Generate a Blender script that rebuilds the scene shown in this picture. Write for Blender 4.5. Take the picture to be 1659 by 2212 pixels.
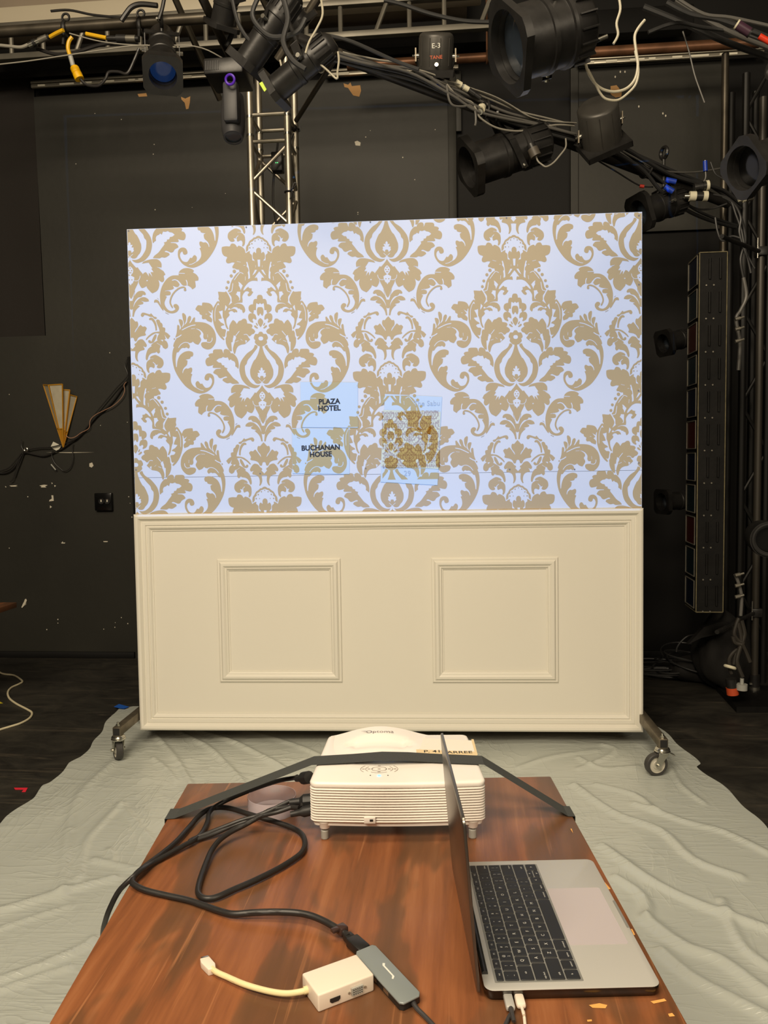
import bpy, bmesh, math, random
from mathutils import Vector, Matrix
from mathutils.geometry import tessellate_polygon
random.seed(7)
for o in list(bpy.data.objects): bpy.data.objects.remove(o)
C = bpy.context.scene.collection
scene = bpy.context.scene
V = Vector
# ------------------------------------------------------------------ camera
CAM_YAW, CAM_PITCH, CAM_ROLL, FOCAL_PX = 0.0911, 0.0673, -0.0162, 1713.18
W, H = 1659, 2212
EYE = V((0, 0, 1.40))
fwd = V((-math.sin(CAM_YAW)*math.cos(CAM_PITCH), math.cos(CAM_YAW)*math.cos(CAM_PITCH), -math.sin(CAM_PITCH)))
r0 = V((math.cos(CAM_YAW), math.sin(CAM_YAW), 0)); u0 = r0.cross(fwd)
rgt = r0*math.cos(CAM_ROLL) + u0*math.sin(CAM_ROLL); upv = -r0*math.sin(CAM_ROLL) + u0*math.cos(CAM_ROLL)
cd = bpy.data.cameras.new('camera'); cam = bpy.data.objects.new('camera', cd); C.objects.link(cam)
M = Matrix((rgt, upv, -fwd)).transposed().to_4x4(); M.translation = EYE; cam.matrix_world = M
cd.sensor_fit = 'VERTICAL'; cd.sensor_height = 36; cd.lens = 36*FOCAL_PX/H; cd.clip_start = .02
scene.camera = cam
# ------------------------------------------------------------------ light and exposure
scene.view_settings.view_transform = 'Standard'; scene.view_settings.look = 'None'
scene.view_settings.gamma = 1; scene.view_settings.exposure = 0.0; scene.view_settings.use_curve_mapping = False
wd = bpy.data.worlds.new('World'); scene.world = wd; wd.use_nodes = True
wd.node_tree.nodes['Background'].inputs[0].default_value = (1, .86, .66, 1)
wd.node_tree.nodes['Background'].inputs[1].default_value = 0.10
def area(name, loc, target, size, power, col):
    l = bpy.data.lights.new(name, 'AREA'); l.shape = 'RECTANGLE'; l.size, l.size_y = size; l.energy = power; l.color = col
    o = bpy.data.objects.new(name, l); C.objects.link(o); o.location = loc
    o.rotation_euler = (V(target)-V(loc)).to_track_quat('-Z', 'Y').to_euler(); return o
WARM = (1, .84, .62)
area('work_light_front', (-1.6, -2.2, 4.7), (-.4, 3.2, 1.0), (3.0, 1.2), 290, WARM)
area('work_light_side', (2.7, -1.8, 3.2), (.2, 3.2, .6), (2.2, 1.0), 70, WARM)
area('work_light_overhead', (-0.6, 0.7, 4.7), (-.3, 1.8, 0), (1.8, .9), 80, (1, .84, .62))
# the projector's beam: a lamp at its lens, masked to the projected rectangle
PROJ_POS = V((-0.125, 1.585, 0.845))
sp = bpy.data.lights.new('projector_beam', 'SPOT'); sp.energy = 150; sp.color = (.03, .33, 1.0)
sp.spot_size = math.radians(120); sp.spot_blend = 0; sp.shadow_soft_size = .004
spo = bpy.data.objects.new('projector_beam', sp); C.objects.link(spo); spo.location = PROJ_POS
spo.rotation_euler = (math.pi/2, 0, 0)

# ------------------------------------------------------------------ helpers
def at(px, py, Z=None, Y=None):
    """the point of the room that lies on the horizontal plane Z or the upright plane Y seen at a pixel of the photograph"""
    d = fwd + rgt*((px-829.5)/FOCAL_PX) - upv*((py-1106)/FOCAL_PX)
    t = (Z-EYE.z)/d.z if Z is not None else Y/d.y
    return EYE + d*t
def pts(s, Y=None, Z=None):
    """'px,py[,depth] ...' to points"""
    out = []
    for w in s.split():
        a = [float(k) for k in w.split(',')]
        if Z is not None: out.append(at(a[0], a[1], Z=a[2] if len(a) > 2 else Z))
        else: out.append(at(a[0], a[1], Y=a[2] if len(a) > 2 else Y))
    return out
def srgb(r, g, b): return tuple(((c/255)/12.92 if c/255 <= .04045 else ((c/255+.055)/1.055)**2.4) for c in (r, g, b)) + (1,)
MATS = {}
def mat(name, col, rough=.6, metal=0, var=0, vscale=6, bump=0, bscale=40, spec=.5, trans=0, emit=None, estr=0, stretch=None):
    if name in MATS: return MATS[name]
    m = bpy.data.materials.new(name); m.use_nodes = True; nt = m.node_tree; b = nt.nodes['Principled BSDF']
    b.inputs['Base Color'].default_value = col; b.inputs['Roughness'].default_value = rough; b.inputs['Metallic'].default_value = metal
    b.inputs['Specular IOR Level'].default_value = spec; b.inputs['Transmission Weight'].default_value = trans
    if emit: b.inputs['Emission Color'].default_value = emit; b.inputs['Emission Strength'].default_value = estr
    if var or bump:
        tc = nt.nodes.new('ShaderNodeTexCoord'); mp = nt.nodes.new('ShaderNodeMapping'); nt.links.new(tc.outputs['Object'], mp.inputs[0])
        if stretch: mp.inputs['Scale'].default_value = stretch
    if var:
        n = nt.nodes.new('ShaderNodeTexNoise'); n.inputs['Scale'].default_value = vscale; n.inputs['Detail'].default_value = 6
        nt.links.new(mp.outputs[0], n.inputs['Vector'])
        mr = nt.nodes.new('ShaderNodeMapRange'); mr.inputs[1].default_value = .3; mr.inputs[2].default_value = .7
        mr.inputs[3].default_value = 1-var; mr.inputs[4].default_value = 1+var; nt.links.new(n.outputs[0], mr.inputs[0])
        mx = nt.nodes.new('ShaderNodeVectorMath'); mx.operation = 'SCALE'; mx.inputs[0].default_value = col[:3]
        nt.links.new(mr.outputs[0], mx.inputs['Scale']); nt.links.new(mx.outputs[0], b.inputs['Base Color'])
    if bump:
        n2 = nt.nodes.new('ShaderNodeTexNoise'); n2.inputs['Scale'].default_value = bscale; n2.inputs['Detail'].default_value = 4
        nt.links.new(mp.outputs[0], n2.inputs['Vector'])
        bp = nt.nodes.new('ShaderNodeBump'); bp.inputs['Strength'].default_value = bump; bp.inputs['Distance'].default_value = .01
        nt.links.new(n2.outputs[0], bp.inputs['Height']); nt.links.new(bp.outputs[0], b.inputs['Normal'])
    MATS[name] = m; return m

class MB:
    """collects shapes; build() links them as one mesh object"""
    def __init__(s): s.bm = bmesh.new(); s.mats = []; s.mi = 0
    def m(s, material):
        if material not in s.mats: s.mats.append(material)
        s.mi = s.mats.index(material); return s
    def face(s, vs):
        try: f = s.bm.faces.new(vs); f.material_index = s.mi; return f
        except ValueError: return None
    def poly(s, ps): return s.face([s.bm.verts.new(p) for p in ps])
    def box(s, lo, hi, mtx=None, bev=0):
        x0, y0, z0 = lo; x1, y1, z1 = hi
        if bev > 0: bev = min(bev, abs(x1-x0)*.45, abs(y1-y0)*.45, abs(z1-z0)*.45)
        tmp = bmesh.new(); bmesh.ops.create_cube(tmp, size=1)
        for v in tmp.verts: v.co = V(((x0+x1)/2+v.co.x*(x1-x0), (y0+y1)/2+v.co.y*(y1-y0), (z0+z1)/2+v.co.z*(z1-z0)))
        if bev > 0: bmesh.ops.bevel(tmp, geom=list(tmp.edges), offset=bev, segments=2, affect='EDGES', profile=.5)
        s.merge(tmp, mtx); return s
    def merge(s, tmp, mtx=None):
        mp = {}
        for v in tmp.verts: mp[v] = s.bm.verts.new(mtx @ v.co if mtx else v.co)
        for f in tmp.faces: s.face([mp[v] for v in f.verts])
        tmp.free()
    def prism(s, ps, d):
        """polygon ps pushed along vector d"""
        a = [s.bm.verts.new(p) for p in ps]; b = [s.bm.verts.new(V(p)+V(d)) for p in ps]; n = len(ps)
        tri = tessellate_polygon([[V(p) for p in ps]])
        for t in tri: s.face([a[i] for i in t]); s.face([b[i] for i in reversed(t)])
        for i in range(n): s.face([a[i], a[(i+1) % n], b[(i+1) % n], b[i]])
        return s
    def tube(s, ps, r, seg=8, smooth=True, cap=True, closed=False, flat=None):
        ps = [V(p) for p in ps]
        if smooth and len(ps) > 2: ps = crom(ps, 5)
        n = len(ps); rings = []
        t = (ps[1]-ps[0]).normalized(); a = t.orthogonal().normalized()
        for i, p in enumerate(ps):
            t2 = ((ps[min(i+1, n-1)]-ps[max(i-1, 0)])).normalized()
            if t2.length < .5: t2 = t
            a = (a - t2*a.dot(t2)); a = a.normalized() if a.length > 1e-6 else t2.orthogonal().normalized(); b = t2.cross(a); t = t2
            rr = r[i] if isinstance(r, (list, tuple)) and not smooth else (r if not isinstance(r, (list, tuple)) else r[0])
            rings.append([s.bm.verts.new(p + (a*math.cos(k*2*math.pi/seg) + b*math.sin(k*2*math.pi/seg))*rr) for k in range(seg)])
        for i in range(n-1):
            for k in range(seg): s.face([rings[i][k], rings[i][(k+1) % seg], rings[i+1][(k+1) % seg], rings[i+1][k]])
        if cap: s.face(list(reversed(rings[0]))); s.face(rings[-1])
        return s
    def lathe(s, p0, p1, prof, seg=24):
        """prof: (distance along p0->p1, radius) pairs"""
        p0, p1 = V(p0), V(p1); t = (p1-p0).normalized(); a = t.orthogonal().normalized(); b = t.cross(a); rings = []
        for d, r in prof:
            if r < 1e-5: rings.append([s.bm.verts.new(p0+t*d)])
            else: rings.append([s.bm.verts.new(p0+t*d+(a*math.cos(k*2*math.pi/seg)+b*math.sin(k*2*math.pi/seg))*r) for k in range(seg)])
        for A, B in zip(rings, rings[1:]):
            for k in range(seg):
                if len(A) == 1 and len(B) == 1: continue
                if len(A) == 1: s.face([A[0], B[(k+1) % seg], B[k]])
                elif len(B) == 1: s.face([A[k], A[(k+1) % seg], B[0]])
                else: s.face([A[k], A[(k+1) % seg], B[(k+1) % seg], B[k]])
        return s
    def cyl(s, p0, p1, r, seg=16, r2=None):
        L = (V(p1)-V(p0)).length; return s.lathe(p0, p1, [(0, 0), (0, r), (L, r if r2 is None else r2), (L, 0)], seg)
    def ball(s, c, r, seg=10):
        c = V(c); return s.lathe(c-V((0, 0, r)), c+V((0, 0, r)), [(r-r*math.cos(k*math.pi/seg), r*math.sin(k*math.pi/seg)) for k in range(seg+1)], seg*2)
    def torus(s, c, n, R, r, seg=28, rs=8):
        n = V(n).normalized(); a = n.orthogonal().normalized(); b = n.cross(a); rings = []
        for k in range(seg):
            e = a*math.cos(k*2*math.pi/seg)+b*math.sin(k*2*math.pi/seg)
            rings.append([s.bm.verts.new(V(c)+e*(R+r*math.cos(j*2*math.pi/rs))+n*r*math.sin(j*2*math.pi/rs)) for j in range(rs)])
        for k in range(seg):
            A, B = rings[k], rings[(k+1) % seg]
            for j in range(rs): s.face([A[j], A[(j+1) % rs], B[(j+1) % rs], B[j]])
        return s
    def text(s, body, mtx, size, align='CENTER', bold=0):
        cu = bpy.data.curves.new('lettering', 'FONT'); cu.body = body; cu.size = size; cu.align_x = align; cu.align_y = 'CENTER'; cu.offset = bold
        cu.resolution_u = 3
        ob = bpy.data.objects.new('lettering', cu); C.objects.link(ob)
        dg = bpy.context.evaluated_depsgraph_get(); me = bpy.data.meshes.new_from_object(ob.evaluated_get(dg))
        tmp = bmesh.new(); tmp.from_mesh(me); s.merge(tmp, mtx)
        bpy.data.objects.remove(ob); bpy.data.curves.remove(cu); bpy.data.meshes.remove(me); return s
    def build(s, name, parent=None, smooth=30, weld=True, loc=None):
        if weld: bmesh.ops.remove_doubles(s.bm, verts=s.bm.verts, dist=1e-6)
        me = bpy.data.meshes.new(name); o = bpy.data.objects.new(name, me); C.objects.link(o)
        if parent is not None:
            pm = parent.get('_loc'); base = V(pm) if pm is not None else V((0, 0, 0))
            s.bm.transform(Matrix.Translation(-base)); o.parent = parent; o['_loc'] = tuple(base)
        elif loc is not None:
            s.bm.transform(Matrix.Translation(-V(loc))); o.location = loc; o['_loc'] = tuple(loc)
        s.bm.normal_update(); bmesh.ops.recalc_face_normals(s.bm, faces=s.bm.faces) if weld else None
        s.bm.to_mesh(me); s.bm.free()
        for m in s.mats: me.materials.append(m)
        if smooth:
            me.polygons.foreach_set('use_smooth', [True]*len(me.polygons)); me.set_sharp_from_angle(angle=math.radians(smooth))
        return o
def crom(ps, k):
    out = []; n = len(ps)
    for i in range(n-1):
        p0, p1, p2, p3 = ps[max(i-1, 0)], ps[i], ps[i+1], ps[min(i+2, n-1)]
        for j in range(k):
            t = j/k; out.append(.5*((2*p1)+(p2-p0)*t+(2*p0-5*p1+4*p2-p3)*t*t+(3*p1-p0-3*p2+p3)*t**3))
    out.append(ps[-1]); return out
def tag(o, label, cat, group=None, kind=None):
    if label: o['label'] = label
    if cat: o['category'] = cat
    if group: o['group'] = group
    if kind: o['kind'] = kind
    return o
def thing(name, label, cat, loc, group=None):
    o = bpy.data.objects.new(name, None); C.objects.link(o); o.location = loc; o['_loc'] = tuple(loc); o.empty_display_size = .05
    return tag(o, label, cat, group)
def struct(o): o['kind'] = 'structure'; return o
def part(o, label): o['label'] = label; return o

# materials
BLACK = mat('black_painted_metal', srgb(38, 37, 36), .38, .1, var=.35, vscale=14, bump=.05)
BLACKM = mat('matt_black', srgb(26, 25, 24), .75, 0, var=.3, vscale=10)
RUBBER = mat('black_rubber', srgb(34, 33, 33), .5)
CABLE = mat('black_cable', srgb(38, 36, 35), .42)
GREYCABLE = mat('grey_cable', srgb(150, 146, 135), .45)
ALU = mat('aluminium', srgb(205, 198, 182), .42, .95, var=.12, vscale=20, stretch=(1, 1, .1), bump=.02)
ALUDULL = mat('dull_aluminium', srgb(120, 116, 106), .5, .6, var=.2)
CHROME = mat('zinc_plated_steel', srgb(190, 188, 178), .22, .95, var=.1, vscale=30)
STEEL = mat('raw_steel', srgb(112, 104, 90), .45, .7, var=.25, vscale=20)
WHITEPAINT = mat('ivory_paint', srgb(226, 222, 210), .38, bump=.015, bscale=60)
WHITEPL = mat('white_plastic', srgb(240, 234, 226), .33)
GREYPL = mat('grey_plastic', srgb(165, 165, 158), .45)
YELLOW = mat('yellow_plastic', srgb(235, 180, 10), .4)
PIPE = mat('dark_pipe', srgb(86, 80, 70), .4, .7, var=.3, vscale=9)
PIPEB = mat('brown_pipe', srgb(120, 84, 60), .4, .5, var=.35, vscale=9)
GLASS = mat('lens_glass', srgb(70, 85, 100), .08, 0, spec=.9)
TAN_SHAPES = '0,-5960 52,-5949 117,-5899 172,-5893 259,-5815 346,-5753 410,-5636 474,-5547 494,-5436 492,-5324 470,-5336 411,-5392 396,-5481 397,-5536 332,-5592 316,-5614 328,-5670 268,-5726 214,-5748 171,-5804 138,-5821 83,-5838 29,-5866 0,-5871|0,-5488 44,-5476 87,-5426 99,-5359 97,-5282 117,-5276 151,-5315 189,-5315 227,-5259 242,-5170 235,-5103 229,-5058 184,-5014 160,-4903 183,-4970 255,-4986 262,-5058 264,-5170 292,-5225 348,-5275 338,-5336 361,-5353 426,-5325 491,-5274 514,-5291 525,-5347 549,-5424 616,-5502 694,-5546 771,-5568 804,-5546 831,-5512 859,-5557 905,-5623 982,-5656 1048,-5651 1091,-5600 1123,-5545 1267,-5550 1398,-5527 1431,-5488 1434,-5365 1405,-5243 1337,-5165 1248,-5132 1226,-5110 1269,-5021 1278,-4943 1244,-4887 1178,-4871 1112,-4888 1035,-4910 942,-4900 990,-4821 1033,-4754 1037,-4710 1009,-4676 954,-4671 876,-4632 782,-4622 776,-4566 764,-4527 808,-4516 895,-4454 1003,-4309 1067,-4186 1046,-4258 1122,-4084 1166,-3896 1197,-3829 1243,-3782 1229,-3751 1215,-3722 1195,-3682 1154,-3615 1106,-3535 1104,-3414 1096,-3345 1070,-3332 1148,-3267 1226,-3206 1159,-3160 1015,-3238 937,-3281 831,-3306 686,-3316 674,-3417 683,-3551 639,-3658 561,-3752 495,-3766 429,-3739 415,-3699 467,-3645 466,-3592 426,-3565 360,-3586 308,-3646 250,-3733 311,-3780 306,-3874 405,-3893 432,-3940 498,-3900 576,-3819 641,-3792 603,-3899 526,-4006 422,-4114 317,-4168 238,-4182 119,-4176 73,-4156 74,-4236 95,-4309 188,-4289 123,-4391 48,-4491 0,-4553|0,-3621 70,-3607 108,-3540 117,-3453 199,-3453 251,-3392 275,-3245 341,-3238 419,-3190 451,-3096 429,-2989 335,-2909 295,-2883 256,-2923 244,-3017 165,-3011 149,-3259 123,-3286 57,-3246 0,-3300|0,-3132 87,-3118 128,-3018 122,-2870 81,-2784 42,-2817 0,-2891|334,-2889 414,-2876 465,-2802 470,-2694 421,-2574 301,-2508 275,-2541 310,-2628 271,-2682 171,-2622 152,-2683 188,-2816 255,-2876|0,-2697 79,-2629 106,-2535 75,-2442 0,-2328|156,-2508 189,-2495 140,-2388 98,-2395 115,-2455|99,-2308 207,-2414 259,-2387 218,-2320 125,-2274|1009,-3234 923,-3268 817,-3275 698,-3242 617,-3149 582,-3029 600,-2948 665,-2894 693,-2948 707,-3015 787,-3054 794,-3095 840,-3074 907,-3127 1014,-3140 1092,-3093 1158,-3052 1198,-3106 1251,-3065 1237,-3025 1157,-3039 1039,-3073 959,-3053 892,-2980 904,-2920 957,-2946 1010,-2919 1090,-2979 1169,-2972 1235,-2911 1207,-2871 1194,-2838 1232,-2770 1310,-2690 1329,-2596 1313,-2448 1250,-2274 1290,-2254 1358,-2367 1401,-2555 1436,-2689 1464,-2756 1462,-3024 1540,-2983 1611,-3224 1574,-3372 1615,-3465 1597,-3559 1619,-3720 1593,-3750 1368,-3735 1322,-3768 1275,-3722 1207,-3601 1152,-3468 1150,-3374 1227,-3213 1160,-3186 1095,-3267|1627,-3385 1679,-3344 1756,-3223 1833,-3076 1850,-2888 1846,-2619 1809,-2418 1712,-2150 1576,-1936 1455,-1823 1415,-1857 1510,-1991 1443,-1951 1391,-1991 1373,-2099 1349,-2220 1396,-2260 1489,-2273 1556,-2353 1504,-2400 1412,-2421 1439,-2474 1546,-2541 1641,-2661 1496,-2688 1538,-2822 1613,-2969 1468,-3010 1423,-3091 1479,-3252 1587,-3358|1825,-3106 1879,-3229 1985,-3299 2176,-3325 2246,-3315 2261,-3201 2401,-3218 2469,-3156 2520,-3059 2449,-2989 2370,-2945 2360,-2875 2264,-2814 2280,-2734 2244,-2664 2131,-2665 2060,-2595 1902,-2534 1878,-2666 1985,-2789 1907,-2842 2032,-3000 1891,-2912 1875,-3009 1824,-3054|1748,-1962 1774,-2121 1846,-2279 1970,-2419 2146,-2515 2338,-2549 2555,-2556 2540,-2715 2584,-2741 2653,-2644 2720,-2538 2781,-2502 2705,-2661 2698,-2767 2751,-2802 2811,-2749 2844,-2643 2868,-2537 2980,-2422 2896,-2607 2890,-2801 2952,-2889 3005,-2915 3039,-2871 3019,-2695 2981,-2519 2997,-2413 3083,-2324 3016,-2483 3026,-2607 3088,-2659 3158,-2668 3175,-2623 3137,-2465 3100,-2324 3160,-2236 3154,-2394 3207,-2447 3241,-2412 3256,-2253 3280,-2094 3330,-1952 3243,-1962 3319,-1847 3387,-1723 3420,-1599 3385,-1564 3435,-1440 3467,-1245 3463,-1016 3406,-716 3316,-486 3172,-240 2976,6 2764,164 2553,269 2378,294 2205,248 2032,141 1913,-19 1863,-161 1865,-320 1902,-426 1990,-496 2095,-504 2181,-459 2232,-353 2222,-264 2143,-221 2073,-248 2040,-354 1970,-302 1941,-178 2000,-19 2086,53 2208,63 2279,-16 2333,-105 2402,-95 2473,-192 2543,-191 2594,-103 2566,21 2521,100 2662,4 2752,-137 2763,-278 2738,-402 2705,-473 2766,-508 2715,-597 2708,-703 2761,-747 2865,-702 2953,-710 3039,-630 3072,-515 3090,-559 3057,-683 2989,-772 2903,-860 2879,-1020 2958,-1063 2785,-1100 2751,-1171 2681,-1189 2648,-1268 2666,-1348 2754,-1391 2859,-1399 2998,-1363 3136,-1265 3221,-1141 3279,-964 3303,-769 3329,-769 3341,-1017 3318,-1229 3286,-1352 3225,-1362 3139,-1477 3053,-1531 2966,-1522 2914,-1549 2826,-1497 2775,-1568 2793,-1656 2864,-1717 2777,-1718 2690,-1745 2656,-1780 2567,-1692 2445,-1649 2360,-1764 2326,-1870 2381,-1993 2330,-2082 2349,-2170 2455,-2257 2560,-2289 2455,-2284 2350,-2232 2279,-2162 2234,-2074 2241,-1941 2187,-1862 2100,-1872 2107,-1757 2272,-1747 2332,-1694 2322,-1606 2251,-1518 2093,-1457 1937,-1502 1801,-1662 1751,-1821|0,-2154 57,-2140 108,-2066 201,-2066 246,-2012 277,-1918 256,-1851 216,-1824 241,-1743 215,-1684 152,-1622 113,-1591 59,-1584 57,-1513 108,-1325 167,-1184 235,-1058 295,-1002 377,-837 422,-712 451,-617 448,-445 399,-304 320,-210 256,-116 178,-78 86,-86 40,-126 0,-131|252,-1622 274,-1543 357,-1433 540,-1306 692,-1133 812,-944 870,-708 859,-520 801,-301 705,-145 548,11 392,73 268,96 145,48 69,-32 208,-23 333,-61 443,-147 522,-256 586,-365 634,-490 655,-773 579,-883 535,-1024 414,-1166 293,-1324 173,-1481 135,-1560 183,-1622|901,-708 888,-865 922,-1053 986,-1178 1097,-1295 1189,-1302 1206,-1365 1261,-1435 1362,-1474 1439,-1450 1469,-1379 1460,-1293 1500,-1363 1532,-1449 1656,-1464 1826,-1455 1879,-1392 1878,-1313 2009,-1289 2063,-1234 2023,-1156 2130,-1108 2183,-998 2165,-872 2110,-802 2017,-803 1870,-843 1908,-764 1876,-725 1737,-721 1597,-716 1597,-691 1767,-679 1843,-623 1889,-544 1857,-498 1747,-435 1684,-342 1606,-311 1514,-343 1421,-383 1359,-368 1359,-336 1436,-320 1513,-288 1542,-225 1464,-163 1355,-108 1231,-125 1138,-79 890,-96 954,-190 1095,-299 1174,-392 1253,-502 1356,-642 1326,-705 1443,-752 1452,-822 1537,-837 1577,-923 1663,-938 1757,-1016 1665,-1095 1558,-1119 1496,-1159 1403,-1128 1310,-1145 1262,-1019 1193,-1067 1154,-1020 1060,-974 1020,-880 1026,-786 963,-739 924,-685|216,-2173 257,-2240 357,-2306 312,-2387 366,-2460 519,-2486 534,-2600 582,-2667 674,-2666 753,-2606 845,-2578 922,-2464 977,-2557 1058,-2624 1110,-2583 1213,-2395 1229,-2180 1295,-2193 1333,-2099 1338,-1978 1376,-1884 1369,-1834 1366,-1709 1317,-1552 1222,-1404 1144,-1381 1158,-1741 1104,-1757 1084,-1930 1072,-1913 1060,-2020 980,-1980 972,-1900 1030,-1779 1012,-1773 1071,-1616 1099,-1460 1066,-1303 1027,-1272 997,-1350 961,-1476 885,-1586 762,-1642 624,-1666 548,-1729 487,-1777 418,-1848 506,-1965 490,-1983 411,-1984 346,-2051 267,-2079 216,-2159|0,-21 87,113 234,286 291,267 364,382 455,497 483,545 531,488 606,460 661,537 716,637 709,499 756,519 847,653 785,462 898,463 815,328 863,310 799,214 744,128 726,89 613,98 462,126 520,50 652,-7 841,-49 1029,-51 1140,7 1214,122 1211,284 1061,258 1172,350 1284,427 1357,562 1290,618 1307,733 1277,828 1201,856 1080,769 1115,922 1085,1075 1007,1208 836,1302 762,1244 633,1090 616,1014 464,1089 389,1050 326,916 299,840 269,925 162,1144 63,1430 0,1515|0,1601 60,1592 71,1525 158,1354 273,1231 424,1200 536,1242 582,1338 534,1367 459,1347 401,1432 269,1469 154,1602 85,1774 64,1907 0,1945|30,2222 64,1907 133,1717 249,1565 382,1470 533,1453 663,1530 690,1616 529,1634 371,1585 473,1662 453,1719 320,1756 245,1765 338,1804 205,1928 127,2061 87,2223|1885,470 1943,394 2076,319 2245,307 2395,350 2469,417 2421,484 2543,552 2635,686 2623,801 2501,819 2517,972 2506,1067 2382,1152 2327,1075 2196,988 2121,1007 2008,987 1916,872 1805,766 1692,765 1616,802 1767,794 1878,871 1886,986 1800,1062 1631,1003 1677,1099 1591,1156 1327,1207 1496,1222 1542,1289 1522,1365 1437,1384 1324,1392 1389,1441 1340,1536 1290,1688 1335,1842 1427,1957 1539,2006 1653,1978 1710,1921 1636,1825 1656,1749 1751,1730 1834,1808 1842,1922 1765,2037 1632,2093 1500,2092 1350,2033 1239,1917 1148,1783 1123,1553 1127,1324 1198,1057 1314,848 1448,696 1600,611 1751,593 1873,594 1865,546|887,1627 907,1570 982,1552 1075,1610 1148,1783 1239,1917 1238,2003 1164,1917 1073,1763 999,1667 886,1675|0,2260 69,2334 141,2416 201,2403 239,2457 244,2566 196,2673 120,2841 290,2593 344,2546 422,2621 502,2608 574,2677 553,2744 505,2852 537,2933 496,2973 349,2999 229,3065 174,3173 120,3206 81,3172 56,3077 0,3050|0,3516 117,3382 77,3354 92,3294 145,3267 213,3173 294,3127 387,3121 466,3189 550,3325 548,3393 514,3433 409,3398 461,3473 459,3541 313,3580 232,3647 190,3768 187,3903 212,3985 185,4005 133,3943 89,3807 106,3591 0,3580|358,2161 406,2074 499,2068 604,2103 710,2131 751,2084 803,2145 868,2220 947,2241 986,2282 932,2322 866,2301 814,2240 708,2225 603,2177 497,2156 456,2216 396,2232|667,2326 707,2273 800,2273 892,2369 955,2531 971,2761 911,2781 894,2612 837,2463 759,2361 693,2360|945,2383 999,2336 1078,2370 1110,2452 1169,2493 1194,2574 1186,2642 1272,2669 1291,2724 1276,2832 1375,2887 1479,2996 1397,3117 1332,3075 1254,2926 1298,3102 1237,3149 1329,3211 1380,3333 1365,3455 1271,3515 1179,3453 1154,3378 1088,3344 1080,3425 1052,3506 1063,3628 1002,3695 936,3640 910,3613 883,3653 736,3679 628,3772 566,3934 525,3954 500,3879 523,3703 606,3501 755,3388 715,3367 783,3287 890,3220 984,3167 959,3113 1015,2951 1069,2904 923,2882 762,2962 641,3056 546,3156 520,3122 615,3001 790,2868 937,2828 1070,2816 1046,2694 995,2559 951,2423|738,3219 800,3071 882,2936 948,2937 933,3058 851,3206 797,3260 690,3286 618,3231 626,3164 679,3151|660,3860 707,3800 841,3747 934,3762 1092,3858 1170,3953 1188,4103 1126,4224 1032,4277 939,4256 926,4208 968,4127 888,4140 856,4072 841,4126 833,4234 792,4268 713,4226 647,4239 618,4327 637,4436 603,4462 538,4380 514,4218 530,4055 598,3961 692,3908'
WHITE_SHAPES = '0,-5015 52,-5015 36,-4742 0,-4734|452,-4929 496,-4924 466,-4801 493,-4768 425,-4668 412,-4556 445,-4523 426,-4389 435,-4250 364,-4289 373,-4501 399,-4724|78,-4608 160,-4613 266,-4390 169,-4468|819,-4146 798,-4032 810,-3992 756,-3898 741,-3798 709,-3872 651,-3986 712,-4059 766,-4112|753,-3744 879,-3750 891,-3697 930,-3643 863,-3590 808,-3510 794,-3443 833,-3396 780,-3409 762,-3497|1346,-3219 1278,-3132 1362,-2984 1375,-3011|1619,-3318 1651,-3237 1584,-3211|0,-730 42,-683 41,-604 96,-628 118,-604 70,-518 163,-509 146,-447 168,-384 74,-298 53,-385 0,-393|533,-1792 611,-1823 593,-1690|0,227 83,304 115,399 89,495 60,533 13,589 152,667 130,819 102,829 92,895 44,914 0,990|1098,3148 1197,3149 1183,3216'
STROKES = '1 39 0,-5816|1 48 131,-5760|1 53 256,-5648|1 53 341,-5486|1 35 211,-5487|0 28 716,-4917 854,-4950|0 31 538,-4790 593,-4790|0 26 614,-4455 698,-4499 753,-4499 850,-4387 979,-4208|0 28 541,-4344 555,-4199|0 18 130,-4792 129,-4703|1 136 965,-4554|1 125 1089,-4375|1 114 1215,-4129|1 110 1218,-4130|1 116 1275,-3902|0 26 1033,-4084 1054,-3924 1084,-3783 1117,-3749 1222,-3715|0 21 1638,-3278 1715,-3130 1765,-2915 1765,-2573|0 28 2073,-2859 2125,-2862|0 26 1896,-1926 1908,-1820 1985,-1740 2107,-1757|0 24 2072,-2057 2065,-1942|0 35 2527,-2439 2701,-2406 2874,-2334 3064,-2236|0 38 3087,-2046 3199,-1971 3321,-1921|0 24 2284,169 2416,144 2574,48|0 26 2794,-1721 2952,-1747 3107,-1671 3219,-1529|0 28 2560,-2292 2699,-2281|1 59 3364,-1882|0 163 13,-1881|0 34 120,-251 13,-150|0 40 13,-150 11,-56|0 24 477,-1981 558,-2050 663,-2036|0 26 831,-2183 916,-2075 980,-1994|0 24 723,-1805 790,-1871|0 32 878,-1800 983,-1755|0 22 379,602 348,726 262,801 140,800|0 26 309,802 306,973|0 26 1046,263 1210,328|0 52 642,795|1 52 53,399|1 48 24,485|1 48 56,765|1 37 14,303|1 26 152,1201 104,1449|0 45 1865,512 2101,520|0 34 1607,793 1729,765 1841,833 1933,977|0 26 1327,1215 1459,1185|0 34 2153,778 2189,874 2193,988|1 60 2109,1160 2110,1102 2026,1063 1855,1119 1664,1290 1548,1499 1516,1690 1598,1873|1 104 2103,1169|1 37 1322,2071 1434,2129|1 22 1011,1495 1076,1543|0 24 116,2837 162,2727 263,2613|0 24 956,3275 1087,3364|0 21 666,3894 799,3893|0 24 777,4031 822,4072 874,4140'
# ================================================================== the setting
WALLY = 5.46
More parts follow.
